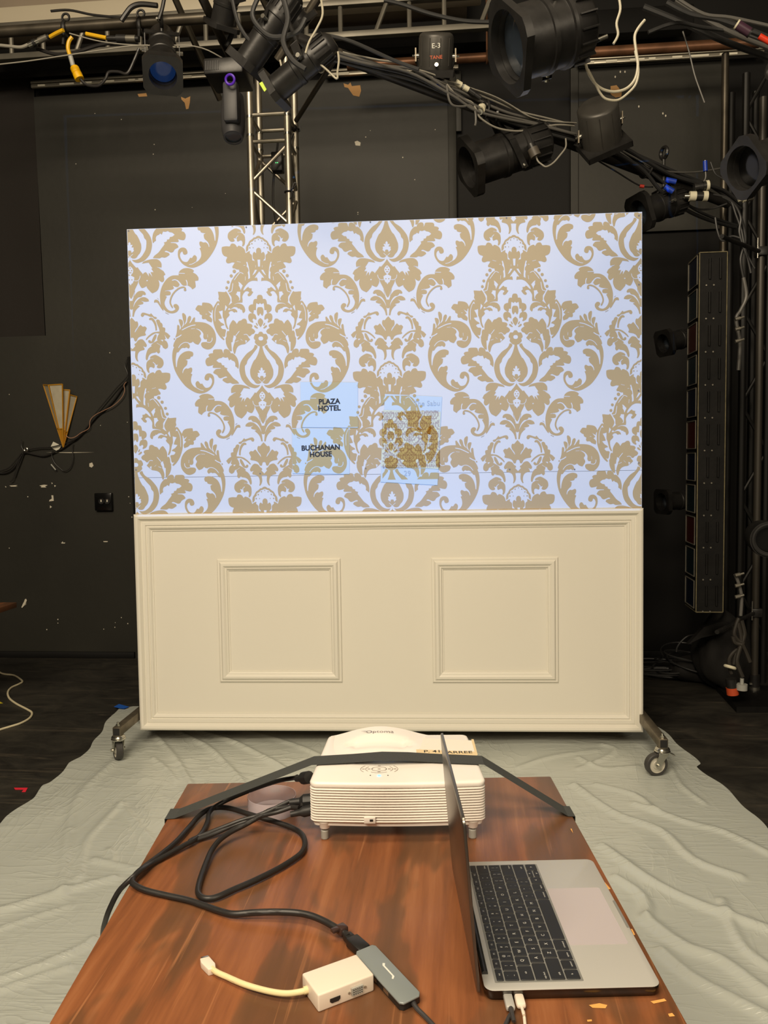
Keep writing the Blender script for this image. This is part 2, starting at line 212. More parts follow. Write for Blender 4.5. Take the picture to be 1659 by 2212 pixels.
# floor: black vinyl with scuffs
fm = bpy.data.materials.new('black_vinyl_floor'); fm.use_nodes = True; nt = fm.node_tree; bs = nt.nodes['Principled BSDF']
def N(nt, t, **k):
    n = nt.nodes.new(t)
    for a, b in k.items():
        if hasattr(n, a) and not a.isdigit(): setattr(n, a, b)
        else: n.inputs[a.replace('_', ' ')].default_value = b
    return n
def ramp(nt, stops, interp='LINEAR'):
    n = nt.nodes.new('ShaderNodeValToRGB'); n.color_ramp.interpolation = interp; cr = n.color_ramp
    while len(cr.elements) < len(stops): cr.elements.new(.5)
    for e, (p, c) in zip(cr.elements, stops): e.position = p; e.color = c
    return n
tc = N(nt, 'ShaderNodeTexCoord'); mp = N(nt, 'ShaderNodeMapping'); nt.links.new(tc.outputs['Object'], mp.inputs[0])
mp.inputs['Scale'].default_value = (1, 1.9, 1); mp.inputs['Rotation'].default_value = (0, 0, .35)
n1 = N(nt, 'ShaderNodeTexNoise', Scale=3.2, Detail=9.0, Roughness=.68, Distortion=.8); nt.links.new(mp.outputs[0], n1.inputs['Vector'])
r1 = ramp(nt, [(.36, srgb(32, 30, 27)), (.52, srgb(48, 46, 41)), (.72, srgb(68, 64, 56))]); nt.links.new(n1.outputs[0], r1.inputs[0])
mp2 = N(nt, 'ShaderNodeMapping'); mp2.inputs['Scale'].default_value = (.5, 7, 1); mp2.inputs['Rotation'].default_value = (0, 0, .25); nt.links.new(tc.outputs['Object'], mp2.inputs[0])
n2 = N(nt, 'ShaderNodeTexNoise', Scale=2.5, Detail=5.0, Distortion=1.5); nt.links.new(mp2.outputs[0], n2.inputs['Vector'])
r2 = ramp(nt, [(.60, (0, 0, 0, 1)), (.68, (.5, .5, .5, 1)), (.70, (0, 0, 0, 1))]); nt.links.new(n2.outputs[0], r2.inputs[0])
mx = N(nt, 'ShaderNodeMix', data_type='RGBA'); nt.links.new(r2.outputs[0], mx.inputs[0]); nt.links.new(r1.outputs[0], mx.inputs[6]); mx.inputs[7].default_value = srgb(92, 84, 72)
nt.links.new(mx.outputs[2], bs.inputs['Base Color']); bs.inputs['Roughness'].default_value = .5
bp = N(nt, 'ShaderNodeBump', Strength=.25, Distance=.01); nt.links.new(n1.outputs[0], bp.inputs['Height']); nt.links.new(bp.outputs[0], bs.inputs['Normal'])
f = MB().m(fm); f.box((-5, -3, -.05), (4.2, 5.6, 0)); struct(f.build('floor'))
WALLM = mat('black_wall_paint', srgb(40, 39, 33), .55, var=.18, vscale=1.6, bump=.06, bscale=25)
WALLD = mat('deep_black_paint', srgb(14, 13, 12), .65, var=.2, vscale=2, spec=.3)
DUSTY = mat('bare_plaster', srgb(196, 150, 96), .8)
SPECK = mat('white_chip_and_glint', srgb(215, 208, 190), .7)
b = MB().m(WALLD); b.box((-5, WALLY, 0), (4.2, WALLY+.15, 5.2)); struct(b.build('wall_back'))
b = MB().m(WALLD); b.box((-5.15, -3, 0), (-5, WALLY, 5.2)); struct(b.build('wall_left'))
b = MB().m(WALLD); b.box((4.2, -3, 0), (4.35, WALLY, 5.2)); struct(b.build('wall_right'))
b = MB().m(mat('ceiling_paint', srgb(120, 112, 98), .8)); b.box((-5, -3, 5.2), (4.2, 5.6, 5.35)); struct(b.build('ceiling'))
def wp(px, py, y=WALLY): return at(px, py, Y=y)
zf = WALLY-.03
def wallpoly(mb, s, y, d=.028): mb.prism(pts(s, Y=y), (0, d, 0))
# left run of dark grey wall facing, stepped round the covered opening
X0, X1 = wp(72, 200, zf).x, wp(985, 400, zf).x
Ztop = wp(300, 196, zf).z; Zst = wp(95, 725, zf).z; Xst = wp(99, 725, zf).x
b = MB().m(WALLM)
b.prism([V((X0, zf, Ztop)), V((X1, zf, Ztop)), V((X1, zf, 0)), V((-5, zf, 0)), V((-5, zf, Zst)), V((Xst, zf, Zst))], (0, .03, 0))
b.m(DUSTY)
for s in ('742,180 752,183 757,178 760,186 778,184 780,196 776,209 763,206 758,199 752,190 744,188', '391,209 400,213 411,208 410,222 407,235 402,236 399,222 392,215', '297,203 316,201 318,208 300,209'): wallpoly(b, s, zf-.0015, .002)
b.m(SPECK)
for s in ('766,306 772,304 779,308 778,315 768,314', '111,1070 115,1070 116,1082 106,1083 107,1080 112,1077', '108,1092 112,1095 108,1098', '193,1001 199,999 202,1006 198,1010 193,1008', '47,1313 54,1294 58,1296 56,1306 49,1312', '85,1049 95,1047 103,1048 97,1051 100,1053 88,1053 90,1051', '20,1049 38,1048 33,1050 38,1051 24,1051', '111,1042 114,1044 112,1046', '117,1048 121,1049 118,1052', '11,1050 14,1052 12,1053', '132,1172 141,1172 140,1174 133,1174', '223,1169 233,1169 232,1171 224,1171', '98,977 204,977 150,978.5'): wallpoly(b, s, zf-.0015, .002)
rn = random.Random(3)
for px, py in [(205, 245), (262, 258), (164, 354), (333, 312), (331, 333), (487, 418), (415, 448), (335, 453), (217, 919), (275, 912), (125, 1338), (125, 1346), (101, 1360), (224, 1359), (262, 1334), (249, 1345), (248, 1355), (276, 1347), (20, 1184), (135, 1171), (278, 1073), (281, 1087), (285, 1117), (237, 762), (20, 852), (800, 282), (773, 459), (773, 463), (790, 296), (283, 940), (60, 1073), (228, 1170), (940, 280), (870, 340), (896, 388)]:
    c = wp(px, py, zf-.001); r = .0025+rn.random()*.0025
    b.poly([c+V((r*math.cos(a*1.257), 0, r*math.sin(a*1.257))) for a in range(5)])
struct(b.build('trim_1', smooth=0))
# raised border strip down the right side of that facing
b = MB().m(WALLM); b.box((wp(968, 300, zf).x, zf-.02, 0), (X1+.005, zf, Ztop), bev=.004); b.box((wp(985, 300, zf).x, zf-.012, wp(985, 285, zf).z), (wp(997, 300, zf).x, zf+.01, Ztop), bev=.002); struct(b.build('trim_2'))
XA, XB = wp(1232, 300, zf).x, wp(1560, 300, zf).x; Zt = wp(1400, 130, zf).z
Zl = wp(1400, 500, zf).z; b = MB().m(WALLM); b.box((XA, zf, Zl), (XB, zf+.03, Zt)); b.box((XA, zf-.018, Zl), (XA+.05, zf, Zt), bev=.003)
b.m(DUSTY); wallpoly(b, '1319,186 1332,184 1337,190 1343,200 1342,209 1328,211 1319,203', zf-.0015, .002)
b.m(SPECK)
for px, py in [(1329, 166), (1340, 155), (1350, 155), (1432, 245), (1438, 250), (1310, 300), (1380, 230)]:
    c = wp(px, py, zf-.001); b.poly([c+V((.005*math.cos(a*1.257), 0, .008*math.sin(a*1.257))) for a in range(5)])
struct(b.build('trim_3', smooth=0))
b = MB().m(WALLD); b.box((-5, zf-.02, 0), (wp(292, 1400, zf).x, zf, wp(150, 1407, zf).z), bev=.003); struct(b.build('baseboard_left'))
b = MB().m(WALLD); b.box((1.2, WALLY-.02, 0), (4.2, WALLY, .07), bev=.003); struct(b.build('baseboard_right'))
# black cloth stapled over the opening at the far left
def clothpanel(x0, x1, z0, z1, y, name, folds=7, amp=.012):
    b = MB().m(mat('black_cloth', srgb(36, 32, 29), .9, bump=.1, bscale=80)); nx, nz = 60, 8; g = []
    for i in range(nx+1):
        u = i/nx; x = x0+(x1-x0)*u; col = []
        for j in range(nz+1):
            w = j/nz; yy = y-amp*(1+math.sin(u*folds*6.28+w*1.2))*.5-.004*math.sin(u*31+w*5)
            col.append(b.bm.verts.new((x, yy, z0+(z1-z0)*w)))
        g.append(col)
    for i in range(nx):
        for j in range(nz): b.face([g[i][j], g[i+1][j], g[i+1][j+1], g[i][j+1]])
    return b.build(name, loc=(0, 0, 0))
tag(clothpanel(-5, Xst-.01, Zst, wp(50, 150).z, WALLY-.02, 'cover_cloth', 3, .006), 'black cloth stretched over the wall opening at far left', 'cloth')

# ================================================================== the drop cloth
dm = bpy.data.materials.new('plastic_sheeting'); dm.use_nodes = True; nt = dm.node_tree; bs = nt.nodes['Principled BSDF']
bs.inputs['Base Color'].default_value = srgb(190, 195, 188); bs.inputs['Roughness'].default_value = .27; bs.inputs['Specular IOR Level'].default_value = .6
tc = N(nt, 'ShaderNodeTexCoord'); hs = []
for sc, rot, k, dist in (((1, 6, 1), .05, 3.0, 1.2), ((5, 1.2, 1), -.5, 2.0, 1.0), ((1.3, 4.5, 1), .9, 2.4, .8)):
    mp = N(nt, 'ShaderNodeMapping'); mp.inputs['Scale'].default_value = sc; mp.inputs['Rotation'].default_value = (0, 0, rot); nt.links.new(tc.outputs['Object'], mp.inputs[0])
    n = N(nt, 'ShaderNodeTexNoise', Scale=k, Detail=2.5, Distortion=dist); nt.links.new(mp.outputs[0], n.inputs['Vector'])
    # ridged: 1-|2n-1|
    a = N(nt, 'ShaderNodeMath', operation='MULTIPLY_ADD'); a.inputs[1].default_value = 2; a.inputs[2].default_value = -1; nt.links.new(n.outputs[0], a.inputs[0])
    c = N(nt, 'ShaderNodeMath', operation='ABSOLUTE'); nt.links.new(a.outputs[0], c.inputs[0])
    d = ramp(nt, [(0, (1, 1, 1, 1)), (.05, (.35, .35, .35, 1)), (.25, (0, 0, 0, 1))]); nt.links.new(c.outputs[0], d.inputs[0]); hs.append(d)
    # let the creases come and go
    mk = N(nt, 'ShaderNodeTexNoise', Scale=1.3, Detail=1.0); mo = N(nt, 'ShaderNodeMapping'); mo.inputs['Location'].default_value = (sc[0]*3, k, 0); nt.links.new(tc.outputs['Object'], mo.inputs[0]); nt.links.new(mo.outputs[0], mk.inputs['Vector'])
    mr = N(nt, 'ShaderNodeMapRange'); mr.inputs[1].default_value = .42; mr.inputs[2].default_value = .62; nt.links.new(mk.outputs[0], mr.inputs[0])
    mu = N(nt, 'ShaderNodeMath', operation='MULTIPLY'); nt.links.new(d.outputs[0], mu.inputs[0]); nt.links.new(mr.outputs[0], mu.inputs[1]); hs[-1] = mu
s1 = N(nt, 'ShaderNodeMath', operation='ADD'); nt.links.new(hs[0].outputs[0], s1.inputs[0]); nt.links.new(hs[1].outputs[0], s1.inputs[1])
s2 = N(nt, 'ShaderNodeMath', operation='ADD'); nt.links.new(s1.outputs[0], s2.inputs[0]); nt.links.new(hs[2].outputs[0], s2.inputs[1])
bp = N(nt, 'ShaderNodeBump', Strength=.24, Distance=.010); nt.links.new(s2.outputs[0], bp.inputs['Height']); nt.links.new(bp.outputs[0], bs.inputs['Normal'])
edgeL = [(p.y, p.x) for p in pts('300,1526 262,1530 240,1548 215,1588 195,1617 175,1640 152,1652 132,1672 110,1693 95,1699 70,1727 40,1748 15,1768 0,1782 -60,1830', Z=0)]
edgeR = [(p.y, p.x) for p in pts('1385,1530 1390,1546 1440,1587 1474,1615 1500,1640 1513,1652 1506,1659 1530,1678 1555,1696 1600,1735 1630,1765 1659,1800 1720,1860', Z=0)]
def interp(tab, y):
    tab = sorted(tab)
    if y <= tab[0][0]: return tab[0][1]
    for (a, b_), (c, d) in zip(tab, tab[1:]):
        if a <= y <= c: return b_+(d-b_)*(y-a)/(c-a+1e-9)
    return tab[-1][1]
folds = []   # (polyline, height, width)
for s, h, w in (('290,1560 345,1600 385,1650 420,1710', .010, .014), ('345,1565 440,1610 500,1665 560,1740', .011, .014), ('400,1570 520,1612 620,1668', .012, .014), ('470,1570 600,1600 700,1640', .008, .012),
                ('330,1640 360,1665 380,1690', .008, .012), ('245,1650 175,1720 150,1790 140,1870 135,1940', .010, .02), ('262,1740 215,1790 185,1830 170,1900', .008, .016),
                ('260,1740 300,1790 340,1830', .007, .013), ('0,1970 90,1945 180,1920 245,1905', .014, .018), ('0,2010 80,1985 150,1965', .008, .012), ('0,2120 100,2085 180,2050 200,2035', .012, .014),
                ('205,1862 260,1875 300,1885', .01, .014), ('0,2142 90,2112 150,2095', .009, .012), ('235,1840 245,1862', .008, .012),
                ('1120,1660 1180,1640 1240,1630 1290,1625', .006, .012), ('1250,1665 1310,1640 1330,1622 1300,1612', .007, .012), ('1290,1700 1370,1720 1420,1760', .009, .014), ('1240,1700 1330,1760 1430,1800 1500,1860 1600,1900', .012, .016),
                ('1330,1900 1380,1930 1400,1960 1395,1985', .014, .016), ('1300,1830 1400,1900 1520,1960 1659,2010', .014, .018), ('1400,1990 1480,2050 1560,2080 1659,2150', .016, .02), ('1370,1740 1480,1780 1560,1800 1659,1850', .011, .015),
                ('1430,2060 1500,2120 1600,2170 1659,2200', .014, .018), ('1440,1640 1470,1700 1520,1740', .008, .012), ('1560,1950 1600,2040 1659,2090', .012, .016), ('1250,1640 1300,1665 1380,1660', .007, .012)):
    p = pts(s, Z=0); folds.append((crom(p, 4), h, w))
b = MB().m(dm); g = []; NX, NY = 330, 330; ya, yb = .35, 4.32
import numpy as np
P = np.zeros((NY+1, NX+1, 3))
for j in range(NY+1):
    y = yb+(ya-yb)*((j/NY)**.75); xl = interp(edgeL, y); xr = interp(edgeR, y)
    xl += .006*math.sin(y*23); xr += .008*math.sin(y*19+1)
    for i in range(NX+1): P[j, i] = (xl+(xr-xl)*i/NX, y, 0)
Z = .006+.003*np.sin(P[:, :, 0]*5+P[:, :, 1]*3)+.002*np.sin(P[:, :, 0]*13-P[:, :, 1]*9)
for pl, h, w in folds:
    best = np.full(Z.shape, 9.)
    for a, c in zip(pl, pl[1:]):
        ab = np.array([c.x-a.x, c.y-a.y]); L = (ab**2).sum()+1e-9
        t = np.clip(((P[:, :, 0]-a.x)*ab[0]+(P[:, :, 1]-a.y)*ab[1])/L, 0, 1)
        d = np.hypot(P[:, :, 0]-a.x-t*ab[0], P[:, :, 1]-a.y-t*ab[1]); best = np.minimum(best, d)
    Z += h*np.exp(-(best/w)**2)
for j in range(NY+1):
    row = [b.bm.verts.new((P[j, i, 0], P[j, i, 1], max(.003, Z[j, i]))) for i in range(NX+1)]; g.append(row)
for j in range(NY):
    for i in range(NX): b.face([g[j][i], g[j][i+1], g[j+1][i+1], g[j+1][i]])
tag(b.build('drop_cloth', smooth=80, weld=False), 'wrinkled grey plastic drop cloth spread over the black floor', 'drop cloth')
# tape marks and the white cord on the bare floor
def floorpatch(name, s, material, label, cat, z=.0015):
    b = MB().m(material); p = pts(s, Z=z); b.prism(p, (0, 0, .001)); return tag(b.build(name), label, cat)
floorpatch('painters_tape', '246,1527 257,1521 279,1527 268,1531 258,1530', mat('blue_tape', srgb(28, 92, 190), .6), 'piece of blue tape on floor at far corner of the plastic sheet', 'tape', .012)
floorpatch('spike_mark', '30,1702 60,1702 55,1711 47,1711 51,1706 33,1706', mat('red_tape', srgb(225, 40, 62), .6), 'small red tape corner mark on the black floor', 'tape')
floorpatch('spike_tape', '-6,1515 0,1516 6,1519 -2,1520', mat('yellow_tape', srgb(215, 200, 40), .6), 'bit of yellow tape on the black floor near the white cord', 'tape')
b = MB().m(mat('white_cord', srgb(225, 214, 180), .5)); b.tube(pts('-40,1430 -5,1450 8,1456 30,1459 45,1468 48,1473 40,1478 25,1485 17,1495 20,1508 35,1520 58,1532 69,1540 64,1551 45,1562 20,1570 -5,1578 -60,1600', Z=.006), .006)
tag(b.build('white_cord', loc=(0, 0, 0)), 'white cord winding over the black floor at far left', 'cord')
# ================================================================== the rolling stage flat
FYAW, FLEAN, FW, FH = .0321, .0179, 2.44, 2.4404
fe = V((math.cos(FYAW), math.sin(FYAW), 0)); fn = V((-math.sin(FYAW), math.cos(FYAW), 0))
fu = V((0, 0, math.cos(FLEAN)))+fn*math.sin(FLEAN); fy = fu.cross(fe)
FO = V((-1.5654, 3.7346, .0817))
FM = Matrix((fe, fy, fu)).transposed().to_4x4(); FM.translation = FO
FMI = FM.inverted()
def fl(px, py):
    """pixel to board coordinates (across, up)"""
    d = fwd+rgt*((px-829.5)/FOCAL_PX)-upv*((py-1106)/FOCAL_PX); t = (FO-EYE).dot(fy)/d.dot(fy); q = FMI @ (EYE+d*t); return q.x, q.z
zr = fl(840, 1104)[1]
flat = thing('stage_flat', 'big white rolling scenery flat with painted-on tan damask projection above panelled ivory wainscot', 'stage flat', FO+fe*1.22)
BOARD = mat('white_screen_paint', srgb(203, 204, 203), .5)
TAN = mat('painted_projection_tan', srgb(175, 150, 104), .5)  # the projector's tan image, put into the board's colour
G = ((1.2625542935491465, -0.001708542838699722, 0.6411807780856381), (0.024628599984985535, -1.2128253865994416, 1.6778500187524592), (0.025308275921867636, -0.008273176288723998, 1.0))
def pmap(u, v):
    w = G[2][0]*u+G[2][1]*v+G[2][2]; return (G[0][0]*u+G[0][1]*v+G[0][2])/w, (G[1][0]*u+G[1][1]*v+G[1][2])/w
def dec(t): return [[tuple(int(k)/1e4 for k in w.split(',')) for w in p.split()] for p in t.split('|')]
def smoothpoly(p, k=3):
    n = len(p); out = []
    sharp = []
    for i in range(n):
        a, b, c = p[i-1], p[i], p[(i+1) % n]; v1 = (b[0]-a[0], b[1]-a[1]); v2 = (c[0]-b[0], c[1]-b[1])
        ang = abs(math.atan2(v1[0]*v2[1]-v1[1]*v2[0], v1[0]*v2[0]+v1[1]*v2[1])); sharp.append(ang > 1.15 or abs(b[0]) < 1e-6)
    for i in range(n):
        p0, p1, p2, p3 = p[i-1], p[i], p[(i+1) % n], p[(i+2) % n]
        if sharp[i]: p0 = p1
        if sharp[(i+1) % n]: p3 = p2
        kk = 1 if (sharp[i] and sharp[(i+1) % n]) else k
        for j in range(kk):
            t = j/kk; out.append(tuple(.5*(2*p1[q]+(p2[q]-p0[q])*t+(2*p0[q]-5*p1[q]+4*p2[q]-p3[q])*t*t+(3*p1[q]-p0[q]-3*p2[q]+p3[q])*t**3) for q in (0, 1)))
    return out
def ribbon(pl, w):
    if len(pl) == 1: return [(pl[0][0]+math.cos(a*math.pi/5)*w/2, pl[0][1]+math.sin(a*math.pi/5)*w/2*1.02) for a in range(10)]
    q = [V((a, b, 0)) for a, b in pl]; q = crom(q, 4) if len(q) > 2 else q; L = []; R = []
    for i, p in enumerate(q):
        t = (q[min(i+1, len(q)-1)]-q[max(i-1, 0)]).normalized(); nn = V((-t.y, t.x, 0)); k = 1 if 0 < i < len(q)-1 else .55
        L.append(p+nn*w/2*k); R.append(p-nn*w/2*k)
    a = q[0]-(q[1]-q[0]).normalized()*w*.35; z = q[-1]+(q[-1]-q[-2]).normalized()*w*.35
    return [(p.x, p.y) for p in [a]+L+[z]+R[::-1]]
TANP = [smoothpoly(p) for p in dec(TAN_SHAPES)]; WHP = [smoothpoly(p, 2) for p in dec(WHITE_SHAPES)]
ST = []
for s in STROKES.split('|'):
    w = s.split(); ST.append((int(w[0]), ribbon([tuple(int(k)/1e4 for k in q.split(',')) for q in w[2:]], int(w[1])/1e4)))
LAYERS = [(0, TANP), (1, WHP+[r for c, r in ST if c == 0]), (2, [r for c, r in ST if c == 1])]
def clip(poly, x0, y0, x1, y1):
    for ax, lim, sg in ((0, x0, 1), (0, x1, -1), (1, y0, 1), (1, y1, -1)):
        out = []
        for i in range(len(poly)):
            a, b = poly[i-1], poly[i]; ia = (a[ax]-lim)*sg >= 0; ib = (b[ax]-lim)*sg >= 0
            if ia != ib: t = (lim-a[ax])/(b[ax]-a[ax]); out.append((a[0]+(b[0]-a[0])*t, a[1]+(b[1]-a[1])*t))
            if ib: out.append(b)
        poly = out
        if len(poly) < 3: return []
    return poly
def damask(mb, quad, y, tanm, whitem, cmap=pmap, rng=(-4, 5), layers=(0, 1, 2), step=.0005):
    """adds the pattern inside the board rectangle quad at board depth -y"""
    for li, polys in LAYERS:
        if li not in layers: continue
        mb.m(whitem if li == 1 else tanm)
        for c2 in range(*rng):
            cu = c2*.5
            for r_ in range(-3, 4):
                cv = r_+(.5 if c2 % 2 else 0)
                X, Y = cmap(cu, cv); Xa, Ya = cmap(cu+.36, cv-.62); Xb, Yb = cmap(cu-.36, cv+.5)
                if max(X, Xa, Xb) < quad[0] or min(X, Xa, Xb) > quad[2] or max(Ya, Yb, Y) < quad[1] or min(Ya, Yb, Y) > quad[3]: continue
                for sgn in (1, -1):
                    for pi_, p in enumerate(polys):
                        yo = y+step*li+pi_*4e-6+(2e-6 if sgn < 0 else 0)
                        q = clip([cmap(cu+sgn*a, cv+b_) for a, b_ in p], *quad)
                        if len(q) < 3: continue
                        v3 = [V((a, b_, 0)) for a, b_ in q]
                        vs = [mb.bm.verts.new(FM @ V((a, -yo, b_))) for a, b_ in q]
                        for t in tessellate_polygon([v3]):
                            mb.face([vs[k] for k in t])
b = MB().m(BOARD); zseam = fl(840, 1024)[1]
b.box((0, 0, zseam+.0008), (FW, .018, FH), FM); b.box((0, 0, zr-.01), (FW, .018, zseam-.0008), FM)
b.m(mat('seam_grey', srgb(120, 112, 104), .8)); b.box((0.001, .003, zseam-.001), (FW-.001, .01, zseam+.001), FM)  # grey strip set in the joint between the boards
b.m(MATS['seam_grey'])
for px, py in [(1380, 466), (1380, 615), (1379, 844), (1380, 1000), (278, 499), (294, 1015), (532, 491), (800, 480), (1094, 471), (562, 1023), (1101, 1014), (1241, 1014), (655, 1022), (790, 1012)]:
    X, Zc = fl(px, py); b.poly([FM @ V((X+.004*math.cos(k), -.0022, Zc+.004*math.sin(k))) for k in (0, 1.05, 2.1, 3.14, 4.19, 5.24)])
damask(b, (0.002, zr-.005, FW-.002, FH-.002), .0006, TAN, BOARD)
part(b.build('upper_board', flat, weld=False, smooth=0), 'white board with a projected tan damask pattern painted on')
b = MB().m(WHITEPAINT); b.box((0, 0, 0), (FW, .018, zr-.01), FM); b.build('lower_board', flat)
def frame(mb, x0, z0, x1, z1, prof):
    loops = []
    for ins, h in prof: loops.append([mb.bm.verts.new(FM @ V(p)) for p in ((x0+ins, -h, z0+ins), (x1-ins, -h, z0+ins), (x1-ins, -h, z1-ins), (x0+ins, -h, z1-ins))])
    for A, B in zip(loops, loops[1:]):
        for k in range(4): mb.face([A[k], A[(k+1) % 4], B[(k+1) % 4], B[k]])
bigprof = [(0, -.012), (0, .022), (.004, .030), (.012, .034), (.022, .031), (.030, .020), (.033, .016), (.037, .016), (.040, .018), (.054, .0175), (.057, .012), (.060, .012), (.064, .016), (.070, .014), (.076, .007), (.078, .0045), (.084, .004), (.084, -.002)]
smprof = [(0, -.001), (0, .006), (.003, .009), (.008, .010), (.011, .009), (.013, .012), (.020, .019), (.030, .020), (.037, .015), (.040, .0115), (.044, .0125), (.048, .010), (.050, .005), (.055, .004), (.055, -.001)]
b = MB().m(WHITEPAINT); frame(b, -.002, -.002, FW+.002, zr, bigprof); b.build('outer_moulding', flat, smooth=25)
for s in (((470, 1208), (735, 1207), (740, 1471), (476, 1474)), ((932, 1205), (1205, 1204), (1206, 1474), (935, 1473))):
    q = [fl(*p) for p in s]; x0 = (q[0][0]+q[3][0])/2; x1 = (q[1][0]+q[2][0])/2; z1 = (q[0][1]+q[1][1])/2; z0 = (q[2][1]+q[3][1])/2
    b = MB().m(WHITEPAINT); frame(b, x0, z0, x1, z1, smprof); b.build('panel_moulding', flat, smooth=25)
WOOD = mat('raw_timber', srgb(150, 118, 80), .7, var=.2)
b = MB().m(WOOD)
for a in ((0, 0, .075), (0, FH-.075, FH)):
    pass
for x in (.0, .8, 1.6, FW-.04): b.box((x, .018, .0), (x+.04, .09, FH), FM)
for z in (0, 1.2, FH-.04): b.box((0.04, .02, z), (FW-.04, .088, z+.04), FM)
b.build('rear_frame', flat)
# outriggers and casters
for side, (a0, a1, foot) in enumerate((((251, 1573), (300, 1533), (247, 1645)), ((1434, 1598), (1388, 1541), (1412, 1655)))):
    base = at(*foot, Z=.006); zt = .168
    A = at(*a0, Z=zt); B = at(*a1, Z=zt); d = (B-A); d.z = 0; d.normalize(); sd = V((-d.y, d.x, 0))
    end = A+d*1.1
    b = MB().m(STEEL); mt = Matrix((d, sd, V((0, 0, 1)))).transposed().to_4x4(); mt.translation = V((A.x, A.y, .128))
    b.box((0, -.019, 0), (1.1, .019, .042), mt, bev=.003)
    b.m(MATS['matt_black']); b.box((-.0005, -.015, .004), (.001, .015, .038), mt)
    arm = part(b.build('outrigger', flat), 'bare steel square tube')
    b = MB().m(CHROME); c = V((A.x, A.y, 0))+d*.02
    b.cyl(c+V((0, 0, .168)), c+V((0, 0, .180)), .010, 6); b.cyl(c+V((0, 0, .18)), c+V((0, 0, .19)), .005, 8); b.build('bolt', arm)
    b = MB().m(CHROME)
    b.lathe(c+V((0, 0, .106)), c+V((0, 0, .129)), [(0, 0), (0, .030), (.006, .034), (.010, .030), (.014, .032), (.020, .028), (.023, .024), (.023, 0)])
    ax = (V((.80, .60, 0)) if side == 0 else V((.25, -.97, 0))).normalized(); tr = V((-ax.y, ax.x, 0)); 
    hub = c+tr*(.018 if side == 0 else -.03)+V((0, 0, .055))
    for sg in (-1, 1):
        o_ = ax*.021*sg
        b.prism([c+o_+tr*-.024+V((0, 0, .112)), c+o_+tr*.026+V((0, 0, .112)), hub+o_+tr*.014+V((0, 0, .004)), hub+o_+V((0, 0, -.012)), hub+o_-tr*.014+V((0, 0, .004))], ax*.003*sg)
        b.cyl(hub+o_, hub+o_+ax*.012*sg, .008, 8)
    b.cyl(hub-ax*.03, hub+ax*.03, .004)
    b.prism([c+tr*.03+V((0, 0, .10))+ax*.012, c+tr*.03+V((0, 0, .10))-ax*.012, c+tr*.055+V((0, 0, .088))-ax*.01, c+tr*.055+V((0, 0, .088))+ax*.01], (0, 0, .004))
    cas = part(b.build('caster', flat), 'zinc swivel caster bracket')
    b = MB().m(mat('wheel_rubber', srgb(58, 56, 54), .55)); R = .049
    b.lathe(hub-ax*.0155, hub+ax*.0155, [(0, R*.72), (0, R*.93), (.004, R), (.027, R), (.031, R*.93), (.031, R*.72)], 32)
    b.m(mat('wheel_hub', srgb(190, 186, 172), .5)); b.lathe(hub-ax*.014, hub+ax*.014, [(0, 0), (0, R*.35), (.003, R*.4), (.005, R*.66), (.0, R*.72), (.028, R*.72), (.023, R*.66), (.025, R*.4), (.028, R*.35), (.028, 0)], 32)
    b.build('wheel', cas)
# ------------------------------------------------------------------ sheets of paper pinned to the board
PAPER = mat('copy_paper', srgb(184, 201, 212), .7); TANPAPER = mat('painted_projection_on_paper', srgb(170, 154, 108), .6); INK = mat('black_ink', srgb(20, 22, 30), .7)  # the tan on the sheets is projected light painted as colour
def sheet(corners, y=.004):
    q = [fl(*c) for c in corners]; return q
def paper(name, corners, label, lines=(), pat=True):
    q = [fl(*c) for c in corners]; b = MB().m(PAPER); y = .0035
    b.prism([FM @ V((a, -y, z)) for a, z in q], -fy*.0004)
    x0 = (q[0][0]+q[3][0])/2; x1 = (q[1][0]+q[2][0])/2; z1 = (q[0][1]+q[1][1])/2; z0 = (q[2][1]+q[3][1])/2
    if pat: damask(b, (x0, z0, x1, z1), y+.0006, TANPAPER, PAPER, step=.0003)
    b.m(INK)
    for body, (px, py), size in lines:
        X, Zc = fl(px, py); mt = FM @ Matrix.Translation((X, -y-.0018, Zc)) @ Matrix.Rotation(math.pi/2, 4, 'X') @ Matrix.Rotation(.014, 4, 'Z')
        b.text(body, mt, size, bold=.0012)
    return tag(b.build(name, weld=False, smooth=0), label, 'paper', None)
paper('paper_sheet', ((649, 825), (773, 826), (773, 924), (650, 923)), 'sheet of paper on the flat printed PLAZA HOTEL', [('PLAZA', (711.5, 868), .0345), ('HOTEL', (711.5, 882.5), .0345)])
paper('paper_sheet', ((631, 925), (755, 926), (755, 1024), (632, 1023)), 'sheet of paper on the flat printed BUCHANAN HOUSE', [('BUCHANAN', (693, 967.5), .0335), ('HOUSE', (693, 981.8), .0335)])
sw = thing('wallpaper_sample', 'sheet with a small brown damask wallpaper print pinned to the flat', 'wallpaper sample', FM @ V((1.28, -.004, 1.4)))
qq = ((831.6, 851), (955, 857), (945, 1048), (822, 1041))
b = MB().m(PAPER); q = [fl(*c) for c in qq]; b.prism([FM @ V((a, -.0035, z)) for a, z in q], -fy*.0004)
damask(b, (min(q[0][0], q[3][0])+.01, q[3][1]+.01, q[2][0]+.005, q[0][1]-.01), .0041, TANPAPER, PAPER, step=.0003)
FAINT = mat('faint_pencil', srgb(165, 178, 190), .8); b.m(FAINT)
for body, (px, py), sz in (('F---', (850, 872), .03), ('The Sabu', (922, 872), .034), ('29', (880, 1023), .035)):
    if body == 'F---': continue
    X, Zc = fl(px, py); b.text(body, FM @ Matrix.Translation((X, -.0060, Zc)) @ Matrix.Rotation(math.pi/2, 4, 'X'), sz)
b.build('backing_sheet', sw, weld=False, smooth=0)
